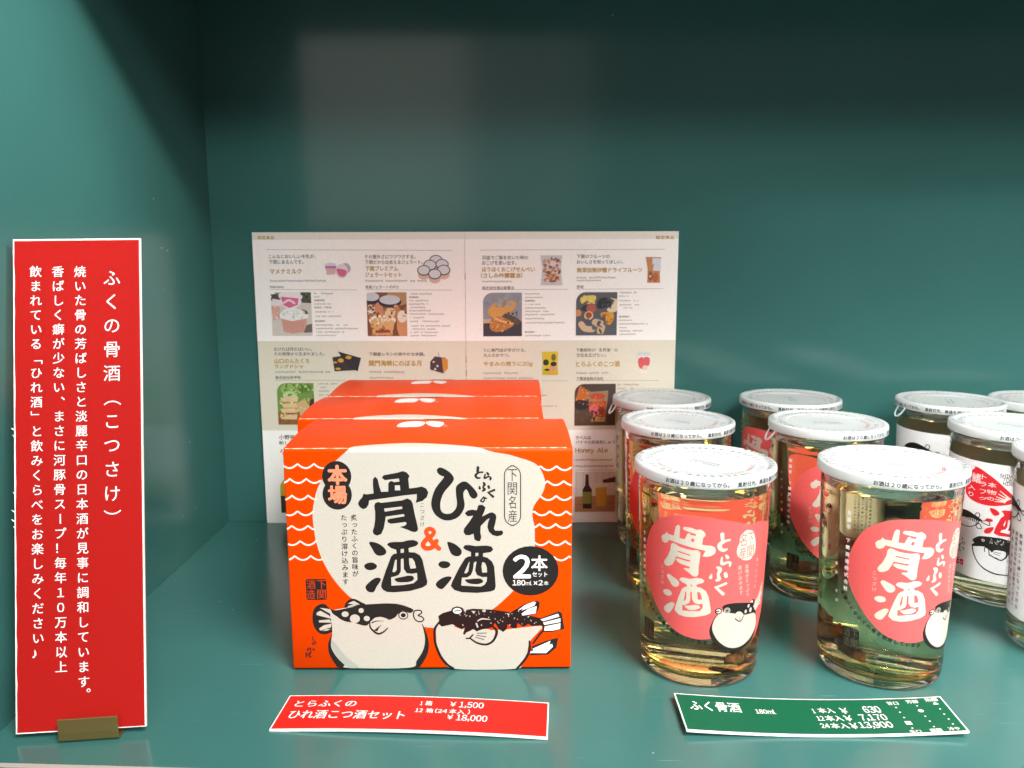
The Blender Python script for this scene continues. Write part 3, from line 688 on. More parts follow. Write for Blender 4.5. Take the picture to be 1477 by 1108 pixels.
def cup_lid(parent, rz):
    pr = [(30.2, 103.0), (33.0, 102.6), (33.3, 101.2), (34.1, 101.0), (34.45, 101.5), (34.45, 105.2), (34.2, 106.1), (33.4, 106.6), (32.2, 106.6), (31.2, 106.2), (30.6, 105.7), (29.5, 105.6), (25.0, 105.6), (24.0, 105.5), (23.4, 105.0), (22.6, 104.8), (12, 104.7), (0, 104.7), (0, 103.9), (22, 103.8), (30.2, 103.0)]
    lid = lathe('lid', pr, m_lid, parent, 112)
    lid.rotation_euler = (0, 0, rz)
    a = Art(); R = 34.45
    txt = 'お酒は20歳になってから。　直射日光、高温を避けて冷暗所に保存してください'
    for i, ch in enumerate(txt):
        if ch != '　': a.cell(ch, 1.3 + i * 2.42, 103.35, 2.4, LIDTXT, .03)
    b = Art()
    def ring(r, a0, a1, n, m, w, h):
        for k in range(n):
            if random.random() < .15: continue
            ang = a0 + (a1 - a0) * k / n
            ca, sa = math.cos(ang), math.sin(ang); V, F = [], []
            for q in range(3):
                u0 = -w / 2 + random.uniform(0, w * .4); u1 = u0 + random.uniform(w * .3, w * .6); v = -h / 2 + h * q / 2.2; v1 = v + h * .27
                o = len(V)
                for u, vv in ((u0, v), (u1, v), (u1, v1), (u0, v1)):
                    rr = r + vv; V.append((rr * ca - u * sa, rr * sa + u * ca))
                F.append((o, o + 1, o + 2, o + 3))
            b.add(V, F, m)
    random.seed(21)
    ring(32.0, .2, 1.5, 13, LIDTXT, 3.0, 1.7); ring(32.0, 2.6, 4.1, 14, LIDTXT, 3.0, 1.7); ring(27.4, .1, 6.2, 46, LIDGREY, 2.8, 1.9)
    ring(23.0, -.6, .6, 13, LIDRED, 2.3, 1.9); ring(23.0, 1.3, 2.6, 13, LIDRED, 2.3, 1.9); ring(23.0, 3.6, 5.0, 11, LIDRED, 2.2, 1.8)
    ob = a.build('lettering', lid, lambda x, y, l: ((R + .06 + l * .3) * math.sin(x / R), -(R + .06 + l * .3) * math.cos(x / R), y), [k * 1.2 for k in range(0, 90)])
    for (xx, yy) in ((-8, 1), (-8, -2)): b.greek([(xx, yy), (8, yy + 1.6)], LIDGREY)
    b.build('ring_lettering', lid, lambda x, y, l: (x, y, 104.83 + (1.9 if math.hypot(x, y) > 29.9 else .86 if math.hypot(x, y) > 24.6 else .28 if math.hypot(x, y) > 21.4 else 0) + l * .2))
    # the pull ring that hangs below the rim
    V, F = [], []; n = 22
    for i in range(n + 1):
        ph = math.pi * (-0.05 + 1.1 * i / n)
        cx, cz = 4.2 * math.cos(ph), 101.6 - 6.4 * math.sin(ph)
        for k in range(8):
            q = 2 * math.pi * k / 8; rr = .62
            rad = 34.2 + 3.6 * math.sin(ph) + rr * math.sin(q)
            ax = cx + rr * math.cos(q) * math.cos(ph); az = cz - rr * math.cos(q) * math.sin(ph)
            th = ax / 34.0
            V.append((rad * math.sin(th), -rad * math.cos(th), az))
    for i in range(n):
        for k in range(8):
            F.append((i * 8 + k, i * 8 + (k + 1) % 8, (i + 1) * 8 + (k + 1) % 8, (i + 1) * 8 + k))
    from_pydata('pull_ring', V, F, [m_tab], lid, True).rotation_euler = (0, 0, math.pi * .95)
    return lid
def bone(parent):
    random.seed(5)
    bm = bmesh.new()
    # a ragged charred piece: flattened wedge with spurs
    for (x, y, z, sx, sy, sz, r) in ((15, 8, 15, 10, 3.2, 4.6, .5), (20, 2, 18, 4, 3, 8, 1.1), (4, 14, 11, 8, 3.2, 3.0, -.3), (20, -3, 11.5, 3.5, 6, 3, 0.2)):
        mm = Matrix.Translation((x, y, z)) @ Matrix.Rotation(r, 4, 'Z') @ Matrix.Rotation(r * .6, 4, 'Y') @ Matrix.Diagonal((sx, sy, sz, 1))
        bmesh.ops.create_icosphere(bm, subdivisions=3, radius=1, matrix=mm)
    from mathutils import noise
    for v in bm.verts:
        d = noise.noise_vector(v.co * .22) * 2.6 + noise.noise_vector(v.co * .7) * .9
        v.co += d
        q = math.hypot(v.co.x, v.co.y)
        if q > 25.5: v.co.x *= 25.5 / q; v.co.y *= 25.5 / q
        v.co.z = max(v.co.z, 6.0); v.co *= MM
    me = bpy.data.meshes.new('fish_bone'); bm.to_mesh(me); bm.free()
    return link('fish_bone', me, [m_bone], parent, True)
def wrap(off):
    def f(x, y, l):
        R = RZ(y) + off + l * 3; a = x / 31.0
        return (R * math.sin(a), -R * math.cos(a), y)
    return f
XC = [k * 1.0 for k in range(-98, 99)]
def pink_label(parent):
    a = Art()
    a.poly([(-39.58,61.1),(-35.62,73.25),(-30.84,80.27),(-25.8,83.92),(-18.28,86.59),(-6,87.05),(6.41,85.21),(16.47,82.49)] + [(24, 82.5), (34, 79), (40, 72), (43.5, 62), (43, 50), (39.5, 40), (33, 31), (24, 22)] + [(6.05,28.62),(-2,26.52),(-9.86,26),(-19.07,28.33),(-27.59,35.09),(-34.49,44.1),(-38.56,52.02)], PINK, True)
    # bone character
    a.poly([(-27.03,73.89),(-26.23,75.1),(-24.65,76.08),(-24.1,77.21),(-23.21,76.32),(-20.27,76.17),(-19.37,80.83),(-18.41,81.96),(-17.32,81.52),(-17.3,80.13),(-17.5,75.62),(-14.93,75.4),(-14.19,77.34),(-13.69,78.4),(-12.92,78.79),(-12.14,77.93),(-10.1,77.77),(-9.88,78.62),(-14.77,79.74),(-15.83,80.26),(-15.96,80.8),(-15.32,81.47),(-12.23,81.53),(-9.69,80.72),(-7.95,81.16),(-6.43,80.2),(-5.63,78.87),(-5.85,78.03),(-6.7,77.13),(-7.08,73.78),(-5.44,73.48),(-2.91,73.45),(-1.37,72.68),(-0.78,71.27),(-1.23,69.61),(-2.71,68.46),(-4.73,67.86),(-6.76,67.96),(-6.05,69.4),(-5.47,70.83),(-13.55,72.14),(-22.76,73.6),(-23.32,72.34),(-24.89,71.36),(-26.38,71.79)], PWHT, holes=[[(-11.83,76.32),(-10.56,76.2),(-10.9,74.47),(-12.18,74.87)]])
    a.poly([(-21.67,71.33),(-20.79,72.4),(-19.5,72.27),(-17.25,71.2),(-14.02,70.68),(-11.42,70.52),(-8.88,70.81),(-7.71,69.83),(-7.77,67.57),(-8.25,62.75),(-8.26,59.11),(-8.74,57.92),(-10.03,57.47),(-11.08,57.9),(-13.24,59.54),(-15.28,60.72),(-14.35,61.17),(-12.48,61.21),(-12.24,62.1),(-17.11,63.04),(-18.78,64.11),(-18.94,64.79),(-17.97,65.27),(-12.82,64.56),(-12.06,64.93),(-12.19,65.36),(-18.85,66.19),(-19.63,63.92),(-20.79,61.63),(-22.89,60.23),(-24.47,60.22),(-25.39,61.24),(-25.14,62.46),(-23.24,65.28),(-21.94,68.72)], PWHT, holes=[[(-18.45,68.56),(-17.91,69.15),(-12.14,68.17),(-12.26,67.57)]])
    for d in ([(-23.6,55.03),(-22.81,56.27),(-21.61,56),(-18.93,54.82),(-17.33,53.48),(-17.43,51.76),(-18.83,50.71),(-20.61,50.97),(-22.16,52.85)], [(-25.8,46.57),(-24.98,47.7),(-23.04,48.27),(-21.31,47.77),(-20.84,46.6),(-21.76,45.46),(-23.62,45.07),(-25.1,45.64)], [(-25.21,38.31),(-23.89,40.2),(-21.1,42.25),(-19.42,42.05),(-19.57,40.85),(-21.3,37.48),(-22.74,36.3),(-24.51,36.78)]): a.poly(d, PWHT, True)
    a.poly([(-17.16,54.8),(-16.4,55.96),(-15.03,56.25),(-12.08,56.06),(-8.97,57.04),(-6.64,56.87),(-5.31,55.84),(-6.05,54.79),(-8.87,53.69),(-8.83,52.54),(-7,52.3),(-4.61,50.8),(-3.2,48.04),(-1.85,41.2),(-2.05,39.76),(-4.14,38.55),(-9.41,37.09),(-13.75,36.56),(-17.15,36.96),(-19.24,38.75),(-18.94,40.45),(-17.33,46.03),(-15.73,50.4),(-14.66,51.47),(-13.32,52),(-13.61,53.09),(-15.8,53.81)], PWHT,
        holes=[[(-11.62,53.28),(-10.95,53.4),(-10.98,52.46),(-11.58,52.37)], [(-14.05,49.33),(-13.56,49.35),(-13.64,45.66),(-14.22,44.62),(-14.81,44.58)], [(-11.77,49.42),(-11.07,49.95),(-10.8,45.85),(-9.63,44.32),(-7.77,43.81),(-5.81,44.22),(-5.73,42.17),(-7.13,40.46),(-15.35,39.41),(-15.4,42.15),(-13.89,42.75),(-12.16,43.92),(-11.67,45.42)], [(-8.54,49.88),(-7.45,50.01),(-6.61,48.38),(-6.22,46.35),(-8.11,46.15)]])
    a.poly([(-14.37,42.07),(-12.8,42.36),(-9.6,43.3),(-7.75,43.26),(-6.92,42.18),(-8.48,41.14),(-10.06,40.64),(-12.48,40.56)], PWHT, True)
    # the small brush letters
    a.stroke([(1.74,79.07),(1.98,76.63)], [1.9, 1.6], PWHT); a.stroke([(5.41,76.16),(3.05,75.67),(0.95,74.19),(1.03,72.34),(2.69,71.22),(4.31,71.75)], [1.0, 1.4, 2.0, 2.0, 1.6, .8], PWHT)
    a.stroke([(4.19,68.5),(4.85,67.54)], [1.2, 1.6], PWHT); a.stroke([(2.14,67.67),(2.28,64.57),(5.13,65.19),(6.21,64.66),(6.14,63.27)], [.8, 1.5, 1.1, 1.4, .9], PWHT)
    a.stroke([(0.32,62.73),(1.54,61.78),(0.78,59.28),(1.32,57.09),(0.17,56.33)], [1.3, 1.9, 1.3, 1.8, 1.2], PWHT); a.stroke([(-2.28,59.28),(-2.65,57.7)], [.7, 1.6], PWHT); a.stroke([(4.22,59.47),(4.58,58.21)], 1.8, PWHT)
    a.stroke([(4.7,54.6),(0.03,52.79),(3.57,49.43)], [1.3, 2.0, 1.6], PWHT, False)
    a.column('こつざけ', [(-26.46,59.21),(-26.18,50.95)], 2.2, PWHT)
    a.poly([(11.2,78.05),(13.36,79.88),(15.6,79.88),(18.13,78.72),(19.43,76.28),(20.59,72.27),(20.55,68.53),(19.06,65.72),(16.19,64.77),(12.66,65.58),(10.11,67.65),(9.28,69.93),(9.62,72.36),(10.47,74.43),(10.46,76.6)], PWHT, True)
    for ch, p in zip('下関名産', ([(15.15,78.35),(18.79,72.06)], [(15.11,72.01),(19.46,65.65)], [(10.48,78.6),(14.34,72.3)], [(10.48,71.65),(14.5,66.04)])): a.fit(ch, p, PINK)
    a.column('炙ったふくの', [(23.0, 63.3), (22.6, 50)], 2.1, PWHT); a.column('旨味がたっぷり', [(15.56,61.77),(17.41,47.13)], 2.3, PWHT); a.column('溶け込みます', [(11.38,61.86),(13.08,48.97)], 2.3, PWHT)
    # seal and the line of print under the rim of the pink field
    a.rrect([[(-39.97,28.4)][0], ([(-39.97,28.4)][0][0] + 8.4, [(-39.97,28.4)][0][1] - 10.2)], 1, BLK)
    x0, y0 = [(-39.97,28.4)][0]
    for ch, (i, j) in zip('下関酒造', ((1, 0), (1, 1), (0, 0), (0, 1))): a.fit(ch, [(x0 + .6 + i * 3.9, y0 - .6 - j * 4.7), (x0 + 3.9 + i * 3.9, y0 - 5.0 - j * 4.7)], ink('#66634a'))
    a.along('本場のとらふぐの骨を使用しています', [(-41.1,45.1),(-36.61,39.45),(-30.69,34.15),(-23.1,29.22),(-15.23,26.22),(-4.12,24.57)], 2.3, BLK, .04)
    # columns of print on the clear glass left of the pink field
    a.column('製造者　下関酒造株式会社', [(-39.2,85.87),(-39.46,47.62)], 2.2, LWHT, .03); a.column('とらふく骨酒 清酒', [(-45.98,77.3),(-44.34,39.81)], 1.7, LWHT, .01)
    a.column('原材料名　米国産', [(-58, 78), (-58, 30)], 3.6, BLK, .02); a.column('要冷暗所保存', [(-66, 74), (-66, 34)], 3.6, BLK, .02); a.column('お早めにお飲みください', [(-75, 80), (-75, 28)], 3.2, BLK, .02); a.column('内容量180ml', [(-84, 76), (-84, 36)], 3.2, BLK, .02)
    a.build('label_print', parent, wrap(.07), XC)
    # fish
    a = Art()
    a.poly([(-2.18,30.06),(-1.79,32.88),(-0.47,36.45),(1.09,38.89),(3.66,41.27),(3.9,43.35),(7.76,44.22),(13.19,43.76),(18.73,42.54),(24.21,40.24),(25.44,36.8),(26.59,32.11),(27.15,26.85),(24.77,22.99),(20.7,20.71),(15.71,19.57),(10.94,19.58),(6.25,20.87),(1.85,23.3),(-1.03,26.54)], BLK, True)
    a.poly([(-0.86,32.19),(-0.11,36.07),(1.75,39.06),(3.66,41.27),(4.44,40.14),(9.57,38.91),(16.4,36.91),(24.17,35.8),(26.59,32.11),(26.63,27.75),(23.26,24.23),(18.93,21.96),(14.7,20.88),(10.44,20.96),(6.56,22.25),(2.82,25.03),(0.23,28.67)], FWHITE, True)
    a.poly([(2.95,42.5),(4.32,42.09),(7.58,40.92),(9.57,38.91),(11.11,39.38),(14.42,39.12),(15.25,39.65),(12.48,42.31),(7.79,43.19)], BLK)
    a.ell([(6.1,40.71)][0], 1.65, 1.55, FWHITE); a.ell([(6.1,40.71)][0], 1.3, 1.2, BLK); a.ell([(6.1,40.71)][0], .95, .9, FWHITE); a.ell([(6.1,40.71)][0], .65, .6, BLK)
    a.ell([(1.74,40.7)][0], 1.75, 1.6, BLK); a.ell([(1.83,40.71)][0], 1.25, 1.1, FWHITE); a.stroke([(0.52,40.47),(1.83,40.71)], .5, BLK)
    a.poly([(10.76,38.73),(13.11,39.38),(15.48,37.46),(15.2,35.4),(13.69,34.85),(11.75,35.75)], FWHITE, True); a.stroke([(10.73,36.1),(12.7,34.5),(14.43,34.33),(15.65,36.54)], .55, BLK); a.stroke([(13.72,34.67),(13.47,36.47)], .35, BLK)
    a.poly([(18.75,42.35),(21.85,43.8),(23.51,42.77),(23.47,41)], BLK); a.poly([(19.27,42.56),(21.61,43.34),(22.42,41.68)], FWHITE)
    for c, r in (([(18.76,40.93)][0], .7), ([(16.98,38.54)][0], .75), ([(20.53,38.5)][0], 1.0), ([(23.28,39.65)][0], .6)): a.ell(c, r, r * 1.2, FWHITE)
    x0, y0 = 27.0, 45
    a.poly([(23.5, 41), (27, 44.5), (30.5, 49.5), (31.5, 49), (31, 45), (32, 43), (30.5, 41.5), (31, 38.5), (28, 38.5), (24.5, 37)], FWHITE, True)
    a.stroke([(26, 42), (30, 47)], .25, BLK); a.stroke([(27, 41), (31, 43)], .25, BLK); a.stroke([(27, 40), (30.5, 39.5)], .25, BLK)
    a.build('fish_illustration', parent, wrap(.1), XC)
GP = 'glass sake cups with pink labels'; GWH = 'glass sake cups with white labels'
def pink_cup(label, loc, rz, lid_rz, bone_rz):
    t = thing('sake_cup', label, 'sake cup', loc, rz, GP)
    cup_glass(t, m_wet); cup_liquid(t); pink_label(t); cup_lid(t, lid_rz); bone(t).rotation_euler = (0, 0, bone_rz)
    return t
def turn(t, lid_rz, bone_rz, ring=None):
    for ch in t.children:
        if ch.name.startswith('lid'):
            ch.rotation_euler = (0, 0, lid_rz)
            for g in ch.children:
                if ring is not None and g.name.startswith('pull_ring'): g.rotation_euler = (0, 0, ring - lid_rz - t.rotation_euler.z)
        if ch.name.startswith('fish_bone'): ch.rotation_euler = (0, 0, bone_rz)
c1 = pink_cup('glass sake cup with pink label in the front row, nearest the orange boxes', (94.69, 394.74, 0), 0, -.77, -.75)
for (x, y, rz, l, b, rg, lab) in (
    (186.16, 391.6, .284, -.66, 1.9, 3.0, 'glass sake cup with pink label in the front row, farther from the orange boxes'),
    (100.96, 494.12, .0, -.66, 0, 3.0, 'glass sake cup with pink label directly behind the pink cup nearest the boxes'),
    (191.2, 489.01, .27, -.12, -.2, -1.5, 'glass sake cup with pink label, its ring at the left, second in the middle column'),
    (105.1, 573.0, .5, -.47, .4, -1.45, 'glass sake cup with pink label at the back, overlapping the brochure'),
    (195.5, 569.96, -.7, -1.53, .8, 3.0, 'glass sake cup with pink label at the back against the plain teal wall')):
    t = dup(c1, (x, y, 0), rz, lab); turn(t, l - rz, b, rg)
def white_label(parent):
    a = Art()
    xs = [-97.38] + [float(k) for k in range(-97, 98)] + [97.38]; n = len(xs) - 1
    V = [(x, z) for x in xs for z in (15.6, 87.2)]
    a.add(V, [(2 * k, 2 * k + 2, 2 * k + 3, 2 * k + 1) for k in range(n)], LWHT)
    a.poly([(-36.27,83.5),(-32.57,83.46),(-28.57,81.74),(-22.9,78.22),(-17.41,73.58),(-13.69,69.67),(-13.54,65.5),(-17.46,63.59),(-22.61,62.22),(-28.58,61.88),(-34.81,62.99),(-38.54,65.7),(-39.29,69.27)] + [(-39, 71), (-37, 79), (-34, 83)], LRED, True)
    for ch, p in (('本', [(-26.32,75.96),(-22.18,73.1)]), ('物', [(-26.68,71.5),(-21.85,68.85)]), ('の', [(-26.24,67.24),(-22.65,65.24)]), ('ト', [(-29.89,80.01),(-27.39,77.05)]), ('ラ', [(-30.53,75.36),(-27.22,72.76)]), ('フ', [(-30.45,70.85),(-27.03,68.24)]), ('グ', [(-30.76,66.51),(-25.95,64.5)]), ('鰭', [(-35.45,79.71),(-30.31,74.09)]), ('入', [(-37.45,71.84),(-33.04,69.38)]), ('り', [(-36.9,67.78),(-34,65.1)])): a.fit(ch, p, WHT, .012)
    for p in ([(-20.05,71.81),(-16.17,68.81)], [(-20.76,69.85),(-16.52,67.8)], [(-21.71,68.08),(-17.08,66.81)], [(-22.04,66.58),(-17.67,66.18)], [(-22.15,65.19),(-18.05,65.6)]): a.stroke(p, [.35, .8], WHT)
    a.poly([(-18.09,66.11),(-16.21,69.31),(-14.18,67.94),(-16.4,66.4),(-17.55,64.63)], WHT)
    a.fit('SHIMONOSEKI', [[(-20.96,82.13)][0], ([(-20.96,82.13)][0][0] + 17, [(-20.96,82.13)][0][1] - 2.2)], BLK, .01); a.fit('TORAFUGU', [[(-19.34,79.91)][0], ([(-19.34,79.91)][0][0] + 12.5, [(-19.34,79.91)][0][1] - 2.2)], BLK, .01); a.fit('HIREZAKE', [[(-19,77.66)][0], ([(-19,77.66)][0][0] + 12, [(-19,77.66)][0][1] - 2.2)], BLK, .01)
    for d in ([(-24.29,60.62),(-21.58,60.41),(-19.46,58.73),(-19.8,57.32),(-21.74,56.66),(-23.43,58.14)], [(-26.3,53.18),(-24.98,54.31),(-22.67,54.04),(-22.44,53.04),(-23.68,52.37),(-25.77,52.4)], [(-26.46,45.88),(-25.21,48.07),(-21.87,49.58),(-21.76,48.09),(-23.17,45.63),(-25.44,44.78)]): a.poly(d, LRED, True)
    a.poly([(-18.67,59.67),(-17.23,60.71),(-13.36,60.88)] + [(7, 66.5), (7.5, 63), (1, 62.5), (1, 60), (9, 56), (12, 42.5), (8, 40.5), (-4, 40.5)] + [(-13.31,45.13),(-18.6,44.92),(-21.38,46.04),(-20.73,49.41),(-18.57,55.71),(-16.98,57.59),(-17.53,59.07)], LRED)
    a.poly([(-16.94,51.75),(-15.91,55.11),(-16.12,52.43),(-16.45,51.05)], LWHT); a.poly([(-14.84,55.29),(-13.76,55.44),(-13.58,52.28),(-14.52,48.96),(-13.17,48.62),(-13.23,46.74),(-18.12,47.27),(-17.57,48.69),(-15.65,49.31),(-14.92,51.03)], LWHT)
    # big fish
    a.poly([(-32.65,36.37),(-32.02,35.19),(-25.32,36.6),(-21.38,34.07),(-17.4,30.07),(-13.94,31.82),(-11.06,34.93)] + [(6, 36), (10, 34.5), (8, 37), (3, 38.5)] + [(-14.01,43.07),(-20.28,43.51),(-27.7,42.63),(-30.58,41.11),(-32.54,38.87),(-31.37,37.32)], BLK, True)
    a.stroke([(-32.27,35.4),(-31.47,31.25),(-28.48,26.14),(-24.27,22.99),(-18.52,21.4),(-12.34,21.49)] + [(2, 20.5), (8, 23), (11, 29)], [.7, .7, .7, .8, .8, .6, .6, .6, .5], BLK)
    a.poly([(-21.34,33.83),(-19.68,35.82),(-15.19,35.92),(-14.17,34.47),(-14.83,31.66),(-16.07,30.35),(-19.36,31.85)], LWHT, True); a.stroke([(-22.16,32.26),(-19.3,31.04),(-16.29,30.31),(-14.2,32.29)], .7, BLK)
    for p in ([(-20.96,34.72),(-16.85,34.41)], [(-20.42,33.66),(-17.2,33.11)]): a.stroke(p, .3, BLK)
    a.ell([(-26.53,40.37)][0], .85, .8, LWHT); a.ell([(-26.53,40.37)][0], .45, .42, BLK); a.stroke([(-25.18,33.66),(-25.26,36.09),(-23.35,35.77),(-22.61,32.15)], .5, BLK)
    random.seed(4); (ax, ay), (bx, by) = [(-22.92,42.38),(-12.82,39.51)]
    for k in range(34): a.ell((random.uniform(ax, bx + 3), random.uniform(by, ay)), random.uniform(.12, .4), random.uniform(.1, .25), LWHT, random.uniform(0, 3), 6)
    # swimming fish: body spots, belly line, tail
    def swim(ox, oy, k=1.0):
        q = lambda pts: [(ox + x * k, oy + y * k) for x, y in pts]
        a.poly(q([(-14, -1), (-9, 2.6), (-3, 3.2), (3, 1.2), (8, -1.4), (6, -2.6), (1, -1.6), (-4, -2.2), (-9, -2.6)]), BLK, True)
        a.stroke(q([(-14, -1), (-12, -6), (-6, -9), (1, -8), (6, -4)]), .5, BLK)
        for p in (q([(8, -2), (12, -1), (13, -4), (8, -3)]), q([(6, -4), (8, -7.5), (5, -8), (4, -5)]), q([(3, 1), (4, 3.4), (6, 3), (5.5, .4)])): a.stroke(p, .45, BLK, True, True)
        for i in range(10): a.stroke(q([(-7 + 1.4 * i, -.8 - .2 * i), (-7.3 + 1.4 * i, -2.6 - .15 * i)]), .5, BLK)
    (sx, sy) = [(-34.15,53.44)][0]; swim(sx, sy, .8)
    for p in ([(-38.87,38.46),(-38.45,36.67)], [(-39.04,34.53),(-37.51,35.88),(-36.96,34.68)], [(-38.62,31.62),(-37.38,32.33),(-37.41,30.94)], [(-41.3,32.9),(-39.63,34.05)], [(-40.28,33.26),(-40.47,30.97)], [(-41.87,31.03),(-41.48,28.39)], [(-41.05,30.21),(-39.34,29.7)]): a.stroke(p, .4, BLK)
    a.rrect([(-42.89,25.08),(-37.18,21.01)], .8, LRED)
    for p in ([(-42.05,23.99),(-38.29,25.08)], [(-41.57,22.48),(-38,23.23)], [(-40.95,21.03),(-38.04,21.54)], [(-40.14,25.52),(-39.66,20.67)]): a.stroke(p, .4, LWHT)
    # the side turned away from the front one: a second fish with columns of print below, and a red tab
    swim(85, 76, .9)
    for i, col in enumerate(('飲酒は二十歳になってから', '開栓後はお早めにお飲みください', '直射日光を避けて保存', 'お湯で温めてお召し上がりください', '製造者下関酒造株式会社')): a.column(col, [(93.5 - i * 3.6, 61), (93.5 - i * 3.6, 22)], 2.5, BLK, .01)
    a.rrect([(-88, 78), (-78.5, 56)], 1.6, LRED); a.column('鰭酒', [(-83.2, 71), (-83.2, 61.5)], 7.0, WHT, .02)
    a.build('label_print', parent, wrap(.07), XC)
w1 = thing('sake_cup', 'glass sake cup, white label with red drop and large black pufferfish in view', 'sake cup', (298.65, 480.04, 0), 0, GWH)
cup_glass(w1, m_wet_pale); cup_liquid(w1); white_label(w1); cup_lid(w1, -.72)
for (x, y, rz, l, rg, lab) in (
    (302.4, 558.95, -115 / 31, -1.9, -1.5, 'glass sake cup with white label at the back, small fish and red tab'),
    (369.0, 559.5, .6, .4, 3.0, 'glass sake cup with white label at the back right, lid cut by the frame'),
    (297.0, 411.0, -141 / 31, -.7, 3.0, 'glass sake cup with white label in front, black print columns, cut by right edge')):
    t = dup(w1, (x, y, 0), rz, lab); turn(t, l - rz, 0, rg)

# ------------------------------------------------------------------ standing sign card and its brass holder
PF = (-215.873, 324.693, 3.0); pyaw, plean, proll = 0.0918138, 0.203686, 0.0094315; PW, PHT, PT = 54.47, 216.04, 1.3
_ax = Vector((math.cos(pyaw), math.sin(pyaw), 0)); _ay = Vector((-math.sin(pyaw) * math.sin(plean), math.cos(pyaw) * math.sin(plean), math.cos(plean)))
A2 = _ax * math.cos(proll) + _ay * math.sin(proll); B2 = -_ax * math.sin(proll) + _ay * math.cos(proll); N2 = A2.cross(B2)
def pm(x, y, l):                      # card frame -> card object space (origin at its lower left corner)
    v = A2 * x + B2 * y + N2 * l
    return tuple(v)
card = thing('sign_card', 'tall red card with white vertical writing, leaning in a brass holder', 'sign card', PF)
def slab(name, pts, t, fn, mats, parent):
    """outline extruded backwards from the face; front face takes the first material, edges and back the second"""
    n = len(pts)
    V = [fn(x, y, 0) for x, y in pts] + [fn(x, y, -t) for x, y in pts]
    F = [tuple(range(n)), tuple(range(2 * n - 1, n - 1, -1))] + [(i, i + n, (i + 1) % n + n, (i + 1) % n) for i in range(n)]
    o = from_pydata(name, V, F, mats, parent)
    for p in o.data.polygons: p.material_index = 0 if p.index == 0 else len(mats) - 1
    return o
slab('board', [(0, 0), (PW, 0), (PW, PHT), (0, PHT)], PT, pm, [m_board], card)
a = Art()
random.seed(9)
edge = [(.55 + random.uniform(-.12, .25), PHT * k / 40) for k in range(1, 40)]
a.poly([(.5, .45), (PW - .55, .35), (PW - .5, PHT - .75), (.5, PHT - .75)] + edge[::-1], RED)
a.build('red_print', card, lambda x, y, l: pm(x, y, .03 + l))
a = Art()
a.column('ふくの骨酒（こつさけ）', [(42.05,198.15)] + [(41.12,91.53)], 7.7, WHT)
a.column('焼いた骨の芳ばしさと淡麗辛口の日本酒が見事に調和しています', [(28.45,201.17)] + [(28.46,20.82)], 5.3, WHT, -.007)
a.cell('。', [(30.67,17.05)][0][0] + 1.4, [(30.67,17.05)][0][1] + 1.4, 5.3, WHT, -.006)
a.column('香ばしく癖が少ない、まさに河豚骨スープ！毎年10万本以上', [(19.05,201.3)] + [(19.12,27.73)], 5.3, WHT, -.007)
a.column('飲まれている「ひれ酒」と飲みくらべをお楽しみください♪', [(9.6,201.44)] + [(9.59,34.2)], 5.3, WHT, -.007)
a.build('lettering', card, lambda x, y, l: pm(x, y, .08 + l))
for (y, s) in ((132, 1.6), (129, 1.0), (104, .9), (96, 1.4), (92, 1.7), (89, .8)):      # torn paper fibres on the left edge
    a = Art(); a.poly([(0.1, y), (-s, y + .7), (-s * .6, y - .1), (0.1, y - .8)], m_board)
    a.build('torn_fibre', card, lambda x, y, l: pm(x, y, -.3 - l))

hold = thing('card_holder', 'small brass card holder clipped under the tall red card', 'card holder', (-196, 322.5, 0), .12)
def sheet(name, prof, x0, x1, t, parent, mat):
    """bent sheet metal: a (y, z) centre line given thickness, extruded along x"""
    P = prof; L, R = [], []
    for i in range(len(P)):
        a, b = P[max(i - 1, 0)], P[min(i + 1, len(P) - 1)]
        dy, dz = b[0] - a[0], b[1] - a[1]; l = math.hypot(dy, dz)
        L.append((P[i][0] - dz / l * t / 2, P[i][1] + dy / l * t / 2)); R.append((P[i][0] + dz / l * t / 2, P[i][1] - dy / l * t / 2))
    ring = L + R[::-1]; n = len(ring)
    V = [(x, y, z) for x in (x0, x1) for y, z in ring]
    F = [(k, (k + 1) % n, (k + 1) % n + n, k + n) for k in range(n)] + [tuple(range(n))[::-1], tuple(range(n, 2 * n))]
    o = from_pydata(name, V, F, [mat], parent)
    bm = bmesh.new(); bm.from_mesh(o.data); bmesh.ops.recalc_face_normals(bm, faces=bm.faces[:]); bm.to_mesh(o.data); bm.free()
    bv = o.modifiers.new('bevel', 'BEVEL'); bv.width = .00018; bv.segments = 2
    return o
sheet('front_lip', [(0, 11.2), (-.4, 5), (-.3, 1.6), (.6, .7), (3, .6), (14, .6)], 0, 24.6, .8, hold, m_gold)
sheet('back_rest', [(14, .6), (18, .8), (19.5, 2.5), (21, 12), (24.5, 26)], 4.5, 20, .8, hold, m_gold)

